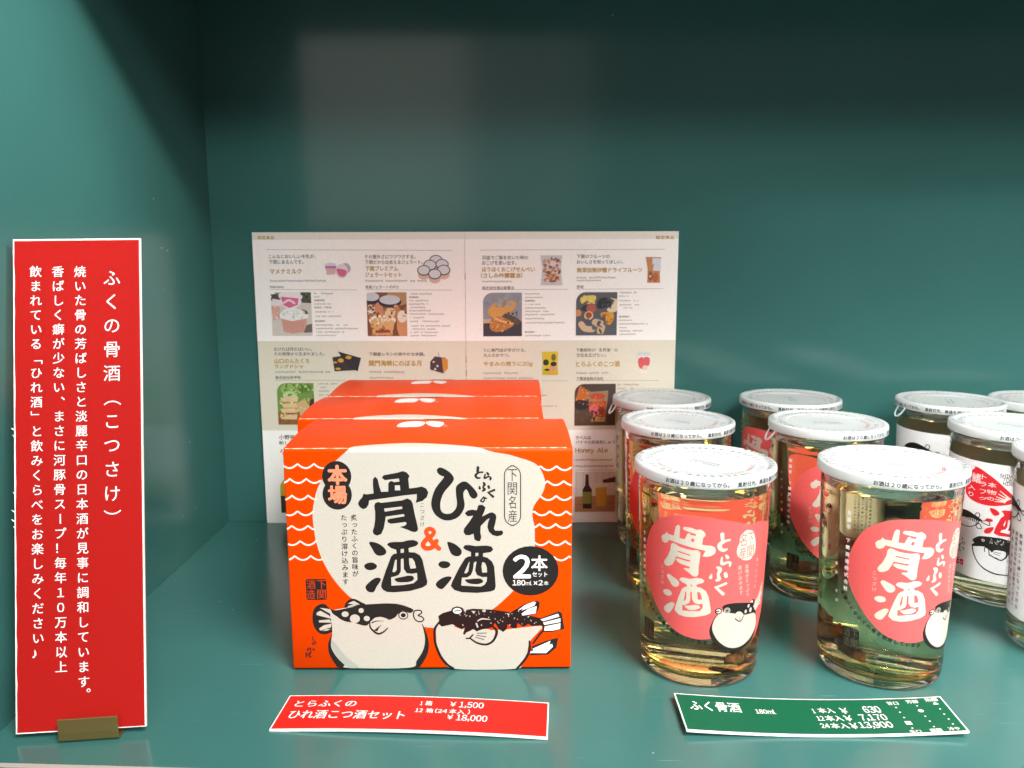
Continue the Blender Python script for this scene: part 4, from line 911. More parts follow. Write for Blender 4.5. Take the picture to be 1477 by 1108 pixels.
# ------------------------------------------------------------------ price tags lying on the shelf
def price_tag(name, label, loc, yaw, outline, bend, t, inkm, edge_m):
    th = thing(name, label, 'price tag', loc, yaw)
    (x0, y0), (x1, y1), (x2, y2), (x3, y3) = outline      # TL TR BR BL
    nx = 24; V, F = [], []
    for k in range(nx + 1):
        u = k / nx
        for (ya, yb, xa, xb) in ((y0, y1, x0, x1), (y3, y2, x3, x2)):
            x = xa + (xb - xa) * u; y = ya + (yb - ya) * u
            V += [(x, y, bend(x)), (x, y, bend(x) - t)]
    for k in range(nx):
        i, j = 4 * k, 4 * k + 4
        F += [(i, i + 2, j + 2, j), (i + 1, j + 1, j + 3, i + 3), (i + 2, i + 3, j + 3, j + 2), (i, j, j + 1, i + 1)]
    F += [(0, 1, 3, 2), (4 * nx, 4 * nx + 2, 4 * nx + 3, 4 * nx + 1)]
    from_pydata('board', V, F, [edge_m], th)
    a = Art(); e = .55
    P = [(x0 + e, y0 - e), (x1 - e, y1 - e), (x2 - e, y2 + e), (x3 + e, y3 + e)]
    a.poly(P, inkm); cuts = [-62 + 4 * k for k in range(32)]
    a.build('printed_face', th, lambda x, y, l: (x, y, bend(x) + .03 + l), cuts)
    return th, cuts
bendT = lambda x: 1.0 + 1.5 * (1 - (x / 62) ** 2) + .25 * x / 62
tt, cuts = price_tag('price_tag', 'red price tag lying before the orange boxes', (-46.13, 341.8, 0), -.0597, [(-61.5, 14.0), (61.5, 13.8), (61.4, -13.8), (-61.4, -14.0)], bendT, 1.1, REDT, m_board)
a = Art()
for s, p, w in (('とらふくの', [(-56.31,9.34),(-27.57,4.04)], .03), ('ひれ酒こつ酒セット', [(-56.26,1.13),(-3.20,-5.60)], .03), ('1', [(2.06,9.37),(3.33,6.37)], .04), ('箱', [(4.49,10.10),(7.61,6.21)], .03), ('￥', [(16.02,9.85),(18.75,6.15)], .03), ('1,500', [(20.31,10.33),(31.48,5.06)], .03),
                ('12', [(0.85,3.52),(4.21,0.61)], .04), ('箱', [(5.79,3.80),(8.96,0.38)], .03), ('(24', [(9.98,3.93),(15.45,0.17)], .04), ('本入', [(16.36,3.99),(23.36,0.23)], .03), (')', [(24.81,4.30),(25.77,0.20)], .03), ('￥', [(16.03,-0.79),(18.68,-4.29)], .03), ('18,000', [(20.22,-0.23),(34.11,-5.54)], .03)):
    a.fit(s, p, WHT, -w * .45)
a.build('lettering', tt, lambda x, y, l: (x, y, bendT(x) + .07 + l), cuts)
bendG = lambda x: 1.3 + 2.2 * (x / 61) ** 2
tg, cuts = price_tag('price_tag', 'green price tag lying before the pink labelled cups', (136.2, 340.27, 0), -.0192, [(-61.5, 14.9), (61.9, 13.9), (60.8, -13.9), (-61.2, -14.9)], bendG, 1.0, GRN, m_board)
a = Art()
for s, p, w in (('ふく骨酒', [(-56.02,9.28),(-32.80,1.43)], .035), ('180ml', [(-26.51,4.87),(-17.51,1.20)], .03), ('1', [(-0.35,6.06),(0.78,2.57)], .04), ('本入', [(2.39,6.98),(9.71,2.66)], .03), ('￥', [(12.38,6.90),(15.64,2.19)], .03), ('630', [(23.05,7.95),(30.60,2.60)], .03), ('12', [(-0.37,0.20),(2.74,-3.38)], .04), ('本入', [(3.51,0.70),(11.27,-3.67)], .03), ('￥', [(11.97,0.61),(15.29,-3.76)], .03),
                ('7,170', [(18.99,1.40),(30.84,-3.97)], .03), ('24', [(-0.64,-5.69),(3.07,-9.15)], .04), ('本入', [(3.83,-5.19),(11.58,-9.43)], .03), ('￥', [(12.23,-5.28),(15.50,-9.71)], .03), ('13,900', [(16.34,-4.54),(30.84,-9.74)], .03), ('甘口', [(35.67,11.26),(40.68,8.52)], .03), ('芳醇', [(44.73,12.04),(50.21,9.29)], .03), ('熱燗', [(53.70,12.82),(59.19,10.07)], .03), ('辛口', [(35.95,-11.34),(40.89,-13.95)], .03), ('端麗', [(44.93,-10.81),(50.08,-13.43)], .03), ('冷や', [(53.06,-10.31),(57.79,-12.93)], .03)):
    a.fit(s, p, WHT, -w * .45)
for p in [(38.29,6.26),(38.37,2.4),(38.39,-1.77),(38.23,-10.04),(48.17,7.04),(47.88,-1.42),(47.99,-5.31),(47.81,-9.5),(56.86,3.71),(56.67,-0.49),(56.69,-4.4),(56.61,-8.23)]: a.ell(p, .42, .42, WHT, 0, 10)
(x, y), = [(38.32,-6.05)]; a.rect([(x - 1.3, y - 1.3), (x + 1.3, y + 1.3)], WHT)
(x, y), = [(47.95,2.96)]; a.ell((x, y), 1.3, 1.3, WHT, 0, 6)
(x, y), = [(57.03,8.42)]; a.poly([(x - 1.3, y - 1), (x + 1.3, y - 1), (x, y + 1.3)], WHT)
a.build('lettering', tg, lambda x, y, l: (x, y, bendG(x) + .07 + l), cuts)

# ------------------------------------------------------------------ the open brochure standing against the back wall
BRW, BRH = 313.9, 222.5
FOLD = [(156.53,138.14)][0][0]
bro = thing('brochure', 'open white product brochure standing against the back wall behind the orange boxes', 'brochure', (-192.23, 611.0, 0.1), .003)
def bz(x):                                  # how far the sheet stands off its outer edges: the spine bows towards the viewer
    t = x / FOLD if x < FOLD else (BRW - x) / (BRW - FOLD)
    t = max(min(t, 1), 0)
    return 2.6 * t ** 1.6
PAPER = ink('#f7f4ef', .42, .4); BAND = ink('#dcd5c3', .45, .4); HEAD = ink('#e4dfd4', .45, .4); GOLDINK = ink('#b08d3a', .5); TXT = ink('#57524c', .5); FINE = ink('#8a857e', .5); RULE = ink('#9b958c', .5)
def page(x0, x1):
    n = 20; V, F = [], []
    for k in range(n + 1):
        x = x0 + (x1 - x0) * k / n
        for z in (0, BRH):
            V += [(x, -bz(x), z), (x, -bz(x) + .9, z)]
    for k in range(n):
        i, j = 4 * k, 4 * k + 4
        F += [(i, j, j + 2, i + 2), (i + 1, i + 3, j + 3, j + 1), (i, i + 1, j + 1, j), (i + 2, j + 2, j + 3, i + 3)]
    F += [(0, 2, 3, 1), (4 * n, 4 * n + 1, 4 * n + 3, 4 * n + 2)]
    return from_pydata('page', V, F, [PAPER], bro)
pl, pr_ = page(0, FOLD - .12), page(FOLD + .12, BRW)
LA, RA = Art(), Art()
yb0, yb1, yh = [(15.82,142.23)][0][1], [(12.1,73.64)][0][1], [(19.88,217.15)][0][1]
for A_, xa, xb in ((LA, .1, FOLD - .3), (RA, FOLD + .3, BRW - .1)):
    A_.rect([(xa, yb1), (xb, yb0)], BAND); A_.rect([(xa, yh), (xb, BRH - .1)], HEAD)
H = ink
def lines(A_, items):
    for kind, txt, p in items:
        if kind == 'g': A_.greek(p, FINE)
        elif kind == 'r': A_.stroke(p, .28, RULE, False, False, False)
        else: A_.fit(txt, p, {'t': TXT, 'h': GOLDINK, 'b': TXT}[kind], {'t': .015, 'h': .03, 'b': .02}[kind])
def mottle(A_, f, u0, v0, u1, v1, cols, n, size):
    for k in range(n):
        A_.ell(f(random.uniform(u0, u1), random.uniform(v0, v1)), size * random.uniform(.3, 1.2), size * random.uniform(.25, .8), ink(random.choice(cols)), random.uniform(0, 3), 7); A_.n -= .7
def photo(A_, p, bg, r=7.0, round_tl=True):
    (x0, y1), (x1, y0) = p
    P = [(x0, y0), (x1, y0), (x1, y1)]
    P += [(x0 + r - r * math.sin(math.radians(a)), y1 - r + r * math.cos(math.radians(a))) for a in range(0, 91, 15)] if round_tl else [(x0, y1)]
    A_.clip = None; A_.poly(P, bg); A_.clip = (x0 + .05, y0 + .05, x1 - .05, y1 - .05)
    return lambda u, v: (x0 + (x1 - x0) * u, y1 + (y0 - y1) * v), (x1 - x0), (y1 - y0)
lines(LA, [('h', '認定食品', [(4.02,219.91),(16.3,217.43)]), ('r', '', [(10,209.97),(147.09,209.04)]), ('r', '', [(11.19,180.74),(75.96,180.32)]), ('r', '', [(82.59,180.42),(146.86,180)]),
    ('t', 'こんなにおいしい牛乳が、', [(11.49,206.38),(46.17,203.48)]), ('t', '下関にあるんです。', [(11.61,202.34),(37,199.34)]), ('h', 'マメナミルク', [(11.93,195.92),(35.4,192.24)]), ('g', '', [(11.72,188.12),(53.7,186.3)]), ('t', 'Mamena', [(11.46,183.58),(21.52,181.73)]),
    ('t', 'その意外さにワクワクする。', [(82.58,206.07),(119.96,203.05)]), ('t', '下関だから出会えるジェラート。', [(82.79,202.14),(125.32,199.1)]), ('h', '下関プレミアム', [(82.75,197.75),(106.98,194.07)]), ('h', 'ジェラートセット', [(82.58,193.01),(109.37,189.54)]), ('g', '', [(82.4,187.92),(128.46,186.09)]), ('t', '角島ジェラートポポロ', [(82.48,183.6),(106.85,181.14)]),
    ('g', '', [(43.88,178.53),(58.84,177.05)]), ('g', '', [(43.76,175.9),(47.62,174.69)]), ('t', '営業時間：', [(43.94,173.26),(52,171.91)]), ('g', '', [(43.82,170.61),(55.81,169.37)]), ('t', '定休日：不定休', [(43.82,168.08),(56.59,166.6)]), ('g', '', [(44.45,164.82),(59.18,163.45)]), ('g', '', [(44.61,161.56),(63.27,160.17)]), ('t', '販売場所：', [(43.95,157.81),(51.75,156.45)]), ('g', '', [(44.31,155.01),(68.75,153.6)]), ('g', '', [(44.31,152.46),(77.43,150.9)]), ('g', '', [(44.37,149.78),(65.52,148.38)]), ('g', '', [(44.31,147.22),(59.05,145.96)]),
    ('g', '', [(114.76,178.03),(132.65,176.6)]), ('t', '営業時間：', [(114.7,175.45),(122.07,174.11)]), ('g', '', [(114.76,173.05),(130.14,171.68)]), ('g', '', [(114.69,170.52),(128.58,169.16)]), ('g', '', [(114.63,168.05),(127.03,166.75)]), ('g', '', [(114.69,165.7),(130.9,164.26)]), ('g', '', [(114.75,163.04),(140.21,161.76)]), ('g', '', [(115.1,160.38),(129.28,159.13)]), ('g', '', [(115.03,157.65),(137.39,156.31)]), ('g', '', [(114.95,154.31),(145.2,152.88)]), ('g', '', [(114.95,151.88),(134.56,150.48)]), ('g', '', [(115.01,149.45),(136.33,148.04)]), ('g', '', [(115.07,147.01),(133.85,145.6)]),
    ('t', 'なければ作ればいい。', [(12,137.5),(40.45,134.72)]), ('t', 'その発想から生まれました。', [(12.03,133.87),(50.14,131.17)]), ('h', '山口のんたくろ', [(11.99,128.95),(38.27,125.34)]), ('h', 'ラングドシャ', [(11.98,124.6),(33.43,121.35)]), ('g', '', [(12.07,119.89),(53.64,117.98)]), ('t', '株式会社彦甲神', [(12.08,115.75),(31.06,113.32)]), ('r', '', [(11.85,112.5),(65.1,112.32)]),
    ('t', '下関産レモンの爽やかな余韻。', [(83.51,133.65),(125.54,130.94)]), ('h', '関門海峡にのぼる月', [(83.42,127.55),(122.7,123.19)]), ('g', '', [(83.5,119.77),(111.27,117.79)]), ('g', '', [(83.23,115.28),(102.42,113.56)]),
    ('g', '', [(44.53,110.52),(59.31,109.03)]), ('g', '', [(44.68,107.64),(49.99,106.18)]), ('g', '', [(44.56,105.05),(52,103.58)]), ('g', '', [(44.42,101.87),(55.41,100.39)]),
    ('t', '小野神社のお茶を', [(12.67,70.19),(45.4,66.54)]), ('t', '新しい', [(12.42,65.48),(23.72,62.48)]), ('h', '小野茶', [(12.86,60.3),(33.4,55.04)])])
lines(RA, [('h', '認定食品', [(297.13,219.36),(310.58,216.87)]), ('r', '', [(167.79,209.2),(304.01,209.51)]), ('r', '', [(169,180.28),(232.41,180.33)]), ('r', '', [(239.06,180.31),(303.77,180.58)]),
    ('t', '羽釜でご飯を炊いた時の', [(169.23,205.16),(202.97,202.26)]), ('t', 'おこげを思い出す。', [(169.2,201.46),(194.44,198.35)]), ('h', 'ほうほくおこげせんべい', [(169.15,196.84),(207.88,193.34)]), ('h', '（さしみ吟醸醤油）', [(168.2,192.55),(198.76,188.84)]), ('g', '', [(169.06,187.11),(191.56,185.57)]), ('t', '株式会社道の駅豊北', [(169.02,182.79),(192.8,180.22)]),
    ('t', '下関のフルーツの', [(238.99,205.65),(263.25,202.89)]), ('t', 'おいしさを知ってほしい。', [(239.03,201.83),(273.01,199.03)]), ('h', '無添加無砂糖ドライフルーツ', [(239.21,196.19),(287.41,192.67)]), ('g', '', [(239.17,189.86),(268.9,188.19)]), ('g', '', [(239.2,187.59),(257.85,186.06)]), ('t', '恋地', [(239.02,183.27),(244.2,180.87)]),
    ('g', '', [(200.67,177.79),(211.69,176.5)]), ('g', '', [(200.67,175.09),(214.41,173.85)]), ('t', '営業時間：', [(200.67,172.57),(208.39,171.22)]), ('g', '', [(200.67,169.92),(212.32,168.68)]), ('g', '', [(200.79,167.39),(215.95,166.01)]), ('g', '', [(200.79,164.85),(218.8,163.47)]), ('g', '', [(200.79,162.43),(222.32,161.04)]), ('g', '', [(201.04,159.4),(214.78,158.03)]), ('g', '', [(201.04,156.37),(230.24,154.95)]), ('t', '販売場所：', [(200.68,149.32),(208.45,147.95)]), ('g', '', [(200.68,146.75),(220.3,145.35)]),
    ('g', '', [(271.38,178.61),(284.24,177.14)]), ('g', '', [(270.72,175.74),(277.07,174.52)]), ('g', '', [(271.09,172.49),(285.9,171.13)]), ('g', '', [(271.16,169.36),(285.98,168.11)]), ('g', '', [(274.23,167.06),(281.5,165.95)]), ('t', '販売場所：', [(271.04,160.54),(278.94,159.19)]), ('g', '', [(271.1,157.88),(282.03,156.63)]), ('g', '', [(271.15,155.21),(292.4,153.81)]), ('g', '', [(271.21,152.35),(277.31,151.17)]), ('g', '', [(271.45,149.97),(288.6,148.58)]), ('g', '', [(271.5,147.41),(284.41,146.03)]),
    ('t', 'うに専門店が手がける、', [(169.52,136.42),(201.29,133.74)]), ('t', '大人のおやつ。', [(169.49,132.67),(189.1,129.91)]), ('h', 'やまみの焼うに20g', [(169.67,126.57),(206.54,122.45)]), ('g', '', [(169.37,118.79),(195.7,116.93)]), ('g', '', [(169.56,114.77),(207.14,113.22)]),
    ('t', '下関発祥の“玄界漁”の', [(239.1,136.2),(270.37,133.53)]), ('t', '文化を広げたい。', [(239.38,132.45),(261.73,129.57)]), ('h', 'とらふくのこつ酒', [(239.22,126.35),(272.12,122.23)]), ('g', '', [(239.31,118.56),(263.37,116.71)]), ('t', '下関酒造株式会社', [(239.59,114.42),(259.95,111.86)]), ('r', '', [(239.33,111.74),(302.52,111.39)]), ('g', '', [(270.82,109.34),(287.73,107.7)]), ('g', '', [(270.89,106.31),(282.84,104.83)]),
    ('t', 'ラベルは', [(239.54,68.79),(251.05,66.09)]), ('t', 'バナマの民族刺しゅう', [(239.58,65.25),(269.49,62.48)]), ('h', 'Honey Ale', [(239.36,59.48),(264.17,54.79)]), ('g', '', [(239.46,51.01),(268.32,49.11)]), ('g', '', [(239.51,46.23),(268.42,44.03)]), ('r', '', [(239.56,41.9),(269.91,41.78)]), ('r', '', [(213.28,111.69),(233.11,111.62)]), ('g', '', [(213.32,101.3),(216.46,99.84)]), ('g', '', [(213.36,92.89),(225.47,91.68)])])
# pictures printed on the pages, left page
f, w, h = photo(LA, [(11.64,178.68),(41.68,146.14)], H('#cfc8bf'))
LA.poly([f(.03, .06), f(.25, 0), f(1, 0), f(1, .25), f(.8, .24), f(.3, .2), f(.0, .25), f(0, .16)], H('#4a4f40'))
LA.poly([f(0, .18), f(.22, .25), f(.2, .62), f(.03, .64)], H('#d3a594')); LA.poly([f(0, .14), f(.25, .18), f(.24, .32), f(0, .3)], H('#e6dcdf'))
LA.poly([f(.2, .1), f(.27, 0), f(.74, 0), f(.76, .2), f(.66, .33), f(.45, .38), f(.28, .3)], H('#ece4e6'), True)
LA.poly([f(.25, .1), f(.69, .14), f(.66, .29), f(.45, .36), f(.3, .29)], H('#d9668f')); LA.stroke([f(.32, .24), f(.45, .18), f(.58, .25)], 1.6, H('#f0d3d8'))
LA.poly([f(.2, .58), f(.28, .42), f(.5, .36), f(.78, .42), f(.92, .52), f(.85, .62), f(.5, .66)], H('#e8ebe8'), True)
LA.poly([f(.74, .38), f(.88, .42), f(.92, .5), f(.84, .5)], H('#55534f')); LA.poly([f(.23, .6), f(.5, .66), f(.87, .6), f(.83, .9), f(.5, .95), f(.28, .9)], H('#cf9a8c'))
for k in range(9): LA.stroke([f(.3 + .06 * k, .66), f(.32 + .055 * k, .93)], .3, H('#b98476'))
LA.poly([f(.86, .75), f(1, .72), f(1, .92), f(.78, .93)], H('#6d655f'))
mottle(LA, f, 0, .3, .2, .65, ['#c99a88', '#dcb4a6', '#e4d2cf'], 14, 1.2); mottle(LA, f, .28, .4, .85, .6, ['#dfe3e0', '#f2f2ee', '#c9cecb'], 26, 1.6); mottle(LA, f, .0, .0, .3, .16, ['#39402f', '#6a7358'], 12, 1.2); mottle(LA, f, .75, 0, 1, .25, ['#39402f', '#5c6a48', '#2e3328'], 16, 1.2)
LA.clip = None
LA.ellb([(52.83,200.35),(61.61,196.18)], H('#d9d3db')); LA.poly([(53.15,197.98),(61.51,197.95),(60.35,191.73),(54.06,191.45)], H('#d6b3b3')); LA.rect([[(53.07,196.14)][0], [(61.21,197.96)][0]], H('#c274a4')); LA.ellb([(64.28,200.02),(71.87,192.29)], H('#b9a9b8')); LA.ellb([(60.79,199.44),(69.82,189.03)], H('#ddd3dc')); LA.poly([(61.6,195.88),(68.84,194.38),(67.18,190.23),(63.31,190.83)], H('#d46a86'), True)
f, w, h = photo(LA, [(83.1,178.48),(112.81,145.92)], H('#7a4a35'))
for (u, v, rx, ry, c) in ((.8, .1, .3, .2, '#b08a5c'), (.3, .5, .12, .3, '#c98a64'), (.9, .75, .16, .3, '#cf9063'), (.65, .45, .2, .2, '#b87950')): LA.ell(f(u, v), rx * w, ry * h, H(c))
for (u, v, rx, ry) in ((.12, .1, .22, .12), (.58, .17, .29, .13), (1, .2, .16, .1)):
    if u < .95: LA.ell(f(u, v + .045), rx * w, ry * h, H('#2b2c35')); LA.ell(f(u, v), rx * .9 * w, ry * .82 * h, H('#c9cbd3'))
LA.ell(f(.1, .38), .1 * w, .1 * h, H('#e3d9cf')); LA.ell(f(.88, .55), .12 * w, .14 * h, H('#e6dccd'))
LA.poly([f(.05, .62), f(.7, .62), f(.62, .98), f(.14, .98)], H('#d9a36b')); LA.ell(f(.38, .64), .34 * w, .13 * h, H('#ece4d6')); LA.ell(f(.38, .68), .3 * w, .11 * h, H('#d8a86e'))
LA.poly([f(.45, .42), f(.6, .36), f(.72, .42), f(.62, .62), f(.48, .66)], H('#e0c79c'), True); LA.poly([f(.2, .86), f(.35, .84), f(.56, .86), f(.58, .92), f(.2, .93)], H('#9a3d33'))
mottle(LA, f, 0, .3, 1, .6, ['#8d5236', '#c08a5c', '#5c3426', '#d9ab7c', '#a8663f'], 40, 1.5); mottle(LA, f, .1, .72, .65, .98, ['#c98d52', '#e3b884', '#8d3a2c', '#b9743f', '#6f7a3a'], 34, 1.0); mottle(LA, f, .15, .6, .7, .7, ['#efe8dc', '#d9c7ab'], 14, 1.2)
LA.clip = None
for (x, y) in [(135.25,201.89),(130.7,198.36),(139.67,198.92),(126.13,194.52),(140.79,194.77),(134.15,191.82)]:
    LA.ell((x, y - 3.2), 4.4, 3.6, H('#d9b9a8')); LA.ell((x, y), 4.9, 3.9, H('#2d2b30')); LA.ell((x, y + .1), 4.2, 3.2, H('#d7d6da'))
LA.poly([(55.89,129.98),(69.3,131.82),(75.26,120.27),(57.19,119.39)], H('#3b3336')); LA.poly([(60.13,134.42),(77.57,129.44),(74.64,119.33),(67.79,122.66)], H('#322b2e'))
for p in ([(56.34,126.81),(59.52,125.27)], [(59.92,129.15),(64.43,125.96)], [(57.88,122.1),(61.88,120.32)], [(65.8,131.12),(70.34,128.53)]): LA.ellb(p, H('#d39a3a'))
LA.poly([(129.51,126.58),(133.08,130.68),(141.18,129.48),(139.82,117.7),(129.39,120.69)], H('#4a3640')); LA.poly([(138.28,129.72),(142.91,128.3),(142.79,121.24),(139.24,118.29)], H('#c9842f')); LA.stroke([(135.69,133.6),(136.32,130.43)], .4, H('#b0662c'))
for p in ([(131.27,127.16),(132.98,125.74)], [(134.11,124.21),(135.83,122.44)], [(132.32,121.86),(134.04,120.08)]): LA.ellb(p, H('#d9c7b4'))
f, w, h = photo(LA, [(12.86,110.34),(40.79,78.32)], H('#6f8f45'), 7)
for (u, v, rx, ry, c) in ((.3, .15, .2, .14, '#8fae5a'), (.75, .12, .2, .1, '#54742f'), (.35, .3, .2, .1, '#b9c79a')): LA.ell(f(u, v), rx * w, ry * h, H(c))
LA.poly([f(0, .7), f(1, .66), f(1, 1), f(0, 1)], H('#8a5a30')); LA.poly([f(.9, .4), f(1, .36), f(1, .7), f(.85, .6)], H('#4a2c20'))
for (y, x) in ((.78, .04), (.62, .06), (.5, .1), (.36, .08)): LA.poly([f(x, y), f(x + .5, y - .03), f(x + .46, y + .1), f(x + .06, y + .1)], H('#d8bb8c')); LA.stroke([f(x + .02, y + .1), f(x + .48, y + .1)], .5, H('#9a7a4c'))
LA.poly([f(.5, .5), f(.75, .36), f(.9, .66), f(.62, .78)], H('#c7a878'))
mottle(LA, f, .06, .36, .9, .86, ['#c9a878', '#e3cba0', '#b08f5e', '#d3b583'], 40, 1.2); mottle(LA, f, .2, 0, 1, .3, ['#86a854', '#4f6e2c', '#a9c07c', '#62823a'], 40, 1.6); mottle(LA, f, 0, .86, 1, 1, ['#7a4c28', '#96683a'], 20, 1.4)
f, w, h = photo(LA, [(11.68,35.72),(39.9,8.38)], H('#c9a42f'), 7); LA.poly([f(0, .5), f(1, .55), f(1, 1), f(0, 1)], H('#3a3428'))
LA.clip = None
# right page
f, w, h = photo(RA, [(169.55,178),(198.51,145.54)], H('#8e9299'))
RA.poly([f(0, .6), f(1, .62), f(1, .72), f(0, .7)], H('#c9a88c')); RA.poly([f(0, .7), f(1, .66), f(1, 1), f(0, 1)], H('#3b3a45')); RA.poly([f(.55, .42), f(.98, .64), f(.9, .74), f(.45, .64)], H('#5b4c42'))
RA.poly([f(.12, .42), f(.3, .24), f(.6, .16), f(.82, .2), f(.82, .34), f(.6, .48), f(.3, .56), f(.16, .5)], H('#d19a4e'), True)
RA.poly([f(.2, .62), f(.35, .54), f(.6, .6), f(.8, .72), f(.6, .84), f(.35, .9), f(.18, .82)], H('#bd7c3c'), True); RA.stroke([f(.3, .58), f(.5, .66), f(.75, .7)], 1.6, H('#e0b178'))
random.seed(2)
for k in range(60):
    u, v = random.uniform(.16, .8), random.uniform(.2, .52)
    if abs((u - .48) * .5 + (v - .35)) < .15: RA.ell(f(u, v), random.uniform(.2, .6), random.uniform(.2, .4), H(random.choice(('#e6b768', '#b87a36', '#dca650'))), random.uniform(0, 3), 7)
mottle(RA, f, 0, 0, 1, .3, ['#8a8e96', '#989ca2', '#82868d'], 20, 3); mottle(RA, f, .2, .58, .75, .88, ['#a8672f', '#d39a55', '#8a4f26', '#e0b070'], 44, .9); mottle(RA, f, .55, .45, .92, .7, ['#4f4138', '#6a594c', '#3f332c'], 24, 1.0)
RA.clip = None
RA.poly([(212.06,205.27),(228.31,205.23),(227.25,196),(228.5,183.3),(212.48,183.35),(213.57,196.04)], H('#c9c7cc'))
for k in range(70):
    (x0, y0), (x1, y1) = [(214.46,202.79),(226.42,185.81)]
    RA.ell((random.uniform(x0, x1), random.uniform(y1, y0)), random.uniform(.6, 1.8), random.uniform(.5, 1.2), H(random.choice(('#b97a3f', '#d49b56', '#a35f3a', '#c98a58', '#8d4a33'))), random.uniform(0, 3), 8)
RA.poly([(219.47,201.66),(224.6,199.95),(222.91,197.14),(218.92,197.71)], H('#e3c9c9'))
f, w, h = photo(RA, [(238.85,178.14),(269.42,146.02)], H('#55565d'))
RA.poly([f(.1, .14), f(.25, .08), f(.48, .09), f(.42, .26), f(.26, .2), f(.14, .27)], H('#d8bf62'), True)
RA.poly([f(.5, .28), f(.6, .14), f(.8, .15), f(.85, .28), f(.7, .36), f(.54, .38)], H('#26282c'), True); RA.poly([f(.12, .4), f(.2, .3), f(.34, .34), f(.28, .44)], H('#2f3338'), True)
RA.poly([f(.82, .13), f(1, .16), f(1, .22)], H('#e0c98c')); RA.poly([f(.75, .4), f(.86, .32), f(.95, .18), f(1, .2), f(1, .42), f(.85, .47)], H('#d9c9a8'), True)
RA.ell(f(.37, .38), .12 * w, .1 * h, H('#a9583f')); RA.ell(f(.31, .54), .11 * w, .1 * h, H('#dcb78a')); RA.ell(f(.31, .53), .08 * w, .07 * h, H('#8f4a33')); RA.ell(f(.05, .48), .08 * w, .08 * h, H('#c98a55'))
RA.poly([f(.6, .5), f(.7, .46), f(.9, .48), f(.92, .62), f(.82, .76), f(.68, .66)], H('#cf912f'), True); RA.ell(f(.68, .56), .05 * w, .06 * h, H('#a85f24'))
RA.stroke([f(.13, .74), f(.22, .84), f(.4, .86)], 4.6, H('#cdb08f')); RA.stroke([f(.48, .7), f(.62, .76), f(.6, .9)], 5.6, H('#c9ac88'))
mottle(RA, f, .1, .08, .46, .26, ['#e6d07a', '#c2a646', '#dcc468'], 22, .9); mottle(RA, f, .5, .14, .85, .38, ['#1d1f22', '#3a3d42', '#2c3036', '#55585c'], 30, 1.0); mottle(RA, f, .62, .48, .92, .72, ['#e0a63c', '#b5701f', '#d98f2a', '#8d4a1c'], 26, .9); mottle(RA, f, 0, .6, 1, 1, ['#4f5057', '#5c5d64'], 16, 2.2)
RA.clip = None
RA.poly([(289.96,203.94),(301.35,203.68),(300.45,195.8),(301,184.91),(291.39,184.94),(291.58,194.69)], H('#c2855c')); RA.rect([[(295.03,193.78)][0], [(301.14,203.01)][0]], H('#d6d9e0')); RA.ellb([(292.07,193.56),(295.24,186.18)], H('#8a5138')); RA.ellb([(295.07,192.42),(299.61,185.37)], H('#b5603c')); RA.ellb([(292.6,190.73),(294.48,188.79)], H('#e0b27a'))
RA.poly([(213.6,133.71),(225.67,133.9),(225.26,125.68),(225.8,116.48),(213.9,116.52),(214.33,125.13)], H('#d3b522'))
for p in ([(214.32,128.07),(218.76,123.35)], [(219.91,126.29),(224.59,122.74)], [(215.28,121),(219.95,119.22)]): RA.ellb(p, H('#2c2a26'))
RA.ellb([(218.76,122.76),(224.61,119.2)], H('#cf8f7c')); RA.rect([[(214.83,116.99)][0], [(224.84,119.08)][0]], H('#c9a51c')); RA.ellb([(220.45,132.16),(223.97,126.86)], H('#6a6428'))
RA.poly([(285.55,130.43),(294.85,130.4),(293.7,117.2),(287.4,117.22)], H('#e2dcd0')); RA.rect([[(285.55,130.43)][0], [(295.11,133.45)][0]], H('#c9cacb')); RA.poly([(286.2,127.84),(289.66,129.01),(290.1,120.76),(286.93,121.95)], H('#d2555c'), True); RA.poly([(290.24,129.01),(294.55,128.76),(294.24,123.11),(290.51,123.12)], H('#cf5a60'), True); RA.ellb([(289.23,123.12),(293.64,119.33)], H('#d9c3a0'))
f, w, h = photo(RA, [(238.51,109.16),(269.49,77.07)], H('#4a3d38'), 7)
RA.poly([f(0, .66), f(1, .6), f(1, 1), f(0, 1)], H('#54402f')); 
for k in range(4): RA.stroke([f(.04 + .06 * k, .45), f(.14 + .07 * k, .08 + .04 * k)], 2.2, H('#b9652c'))
RA.ell(f(.16, .5), .2 * w, .12 * h, H('#2b2626'))
RA.poly([f(.32, .2), f(.82, .16), f(.76, .92), f(.4, .92)], H('#8c7a5c')); RA.poly([f(.35, .42), f(.78, .4), f(.74, .9), f(.42, .9)], H('#b5522a')); RA.poly([f(.36, .56), f(.56, .54), f(.56, .8), f(.42, .8)], H('#d7606a'), True); RA.ell(f(.56, .3), .2 * w, .08 * h, H('#b0472e')); RA.ell(f(.66, .62), .07 * w, .1 * h, H('#7d2f1f')); RA.poly([f(.42, .8), f(.74, .8), f(.73, .9), f(.43, .9)], H('#c9ac5a'))
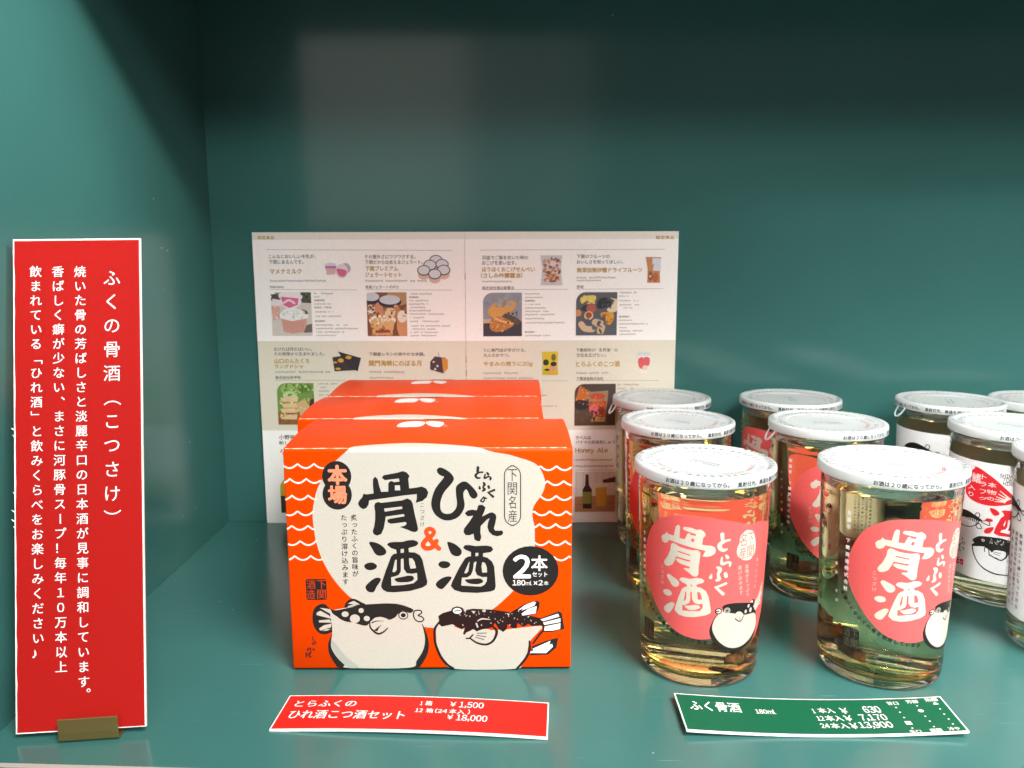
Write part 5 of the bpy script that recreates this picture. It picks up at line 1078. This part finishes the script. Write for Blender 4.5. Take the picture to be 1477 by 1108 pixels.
mottle(RA, f, .38, .3, .76, .9, ['#a8401f', '#c9703a', '#7d2a18', '#d98a4a', '#8f3a1e'], 36, 1.0); mottle(RA, f, .02, .1, .36, .5, ['#c9752f', '#a04f20', '#d98f45'], 16, .9); mottle(RA, f, 0, .62, 1, 1, ['#4a3828', '#5f4833'], 16, 2)
f, w, h = photo(RA, [(239.28,40.55),(270.57,8.68)], H('#ded7cc'), 3, False)
for k in range(6): RA.stroke([f(.05 + .16 * k, .0), f(.05 + .16 * k, .58)], .8, H('#d0c8bb'))
RA.poly([f(0, .62), f(1, .58), f(1, 1), f(0, 1)], H('#b5855a')); RA.stroke([f(0, .82), f(1, .78)], .5, H('#96683f'))
RA.poly([f(.26, .06), f(.33, .06), f(.35, .34), f(.42, .44), f(.42, .92), f(.2, .92), f(.19, .44), f(.25, .34)], H('#3a2018')); RA.rect([f(.2, .8), f(.41, .5)], H('#8d8a3a'))
RA.poly([f(.5, .3), f(.8, .3), f(.78, .86), f(.54, .86)], H('#d9a53a')); RA.poly([f(.5, .26), f(.8, .26), f(.8, .38), f(.5, .4)], H('#e6dccb')); RA.poly([f(.68, .2), f(1, .12), f(1, .26), f(.7, .28)], H('#5a2f2a'))
RA.clip = None
LA.build('page_print', pl, lambda x, y, l: (x, -bz(x) - .05 - l, y), [FOLD * k / 20 for k in range(1, 20)])
RA.build('page_print', pr_, lambda x, y, l: (x, -bz(x) - .05 - l, y), [FOLD + (BRW - FOLD) * k / 20 for k in range(1, 20)])
for z in (52, 118, 128, 190):
    from_pydata('staple', [(FOLD - .25, -bz(FOLD) - .35, z - 2.5), (FOLD + .25, -bz(FOLD) - .35, z - 2.5), (FOLD + .25, -bz(FOLD) - .35, z + 2.5), (FOLD - .25, -bz(FOLD) - .35, z + 2.5),
        (FOLD - .25, -bz(FOLD) + .1, z - 2.5), (FOLD + .25, -bz(FOLD) + .1, z - 2.5), (FOLD + .25, -bz(FOLD) + .1, z + 2.5), (FOLD - .25, -bz(FOLD) + .1, z + 2.5)], BOXF, [m_gold], bro)
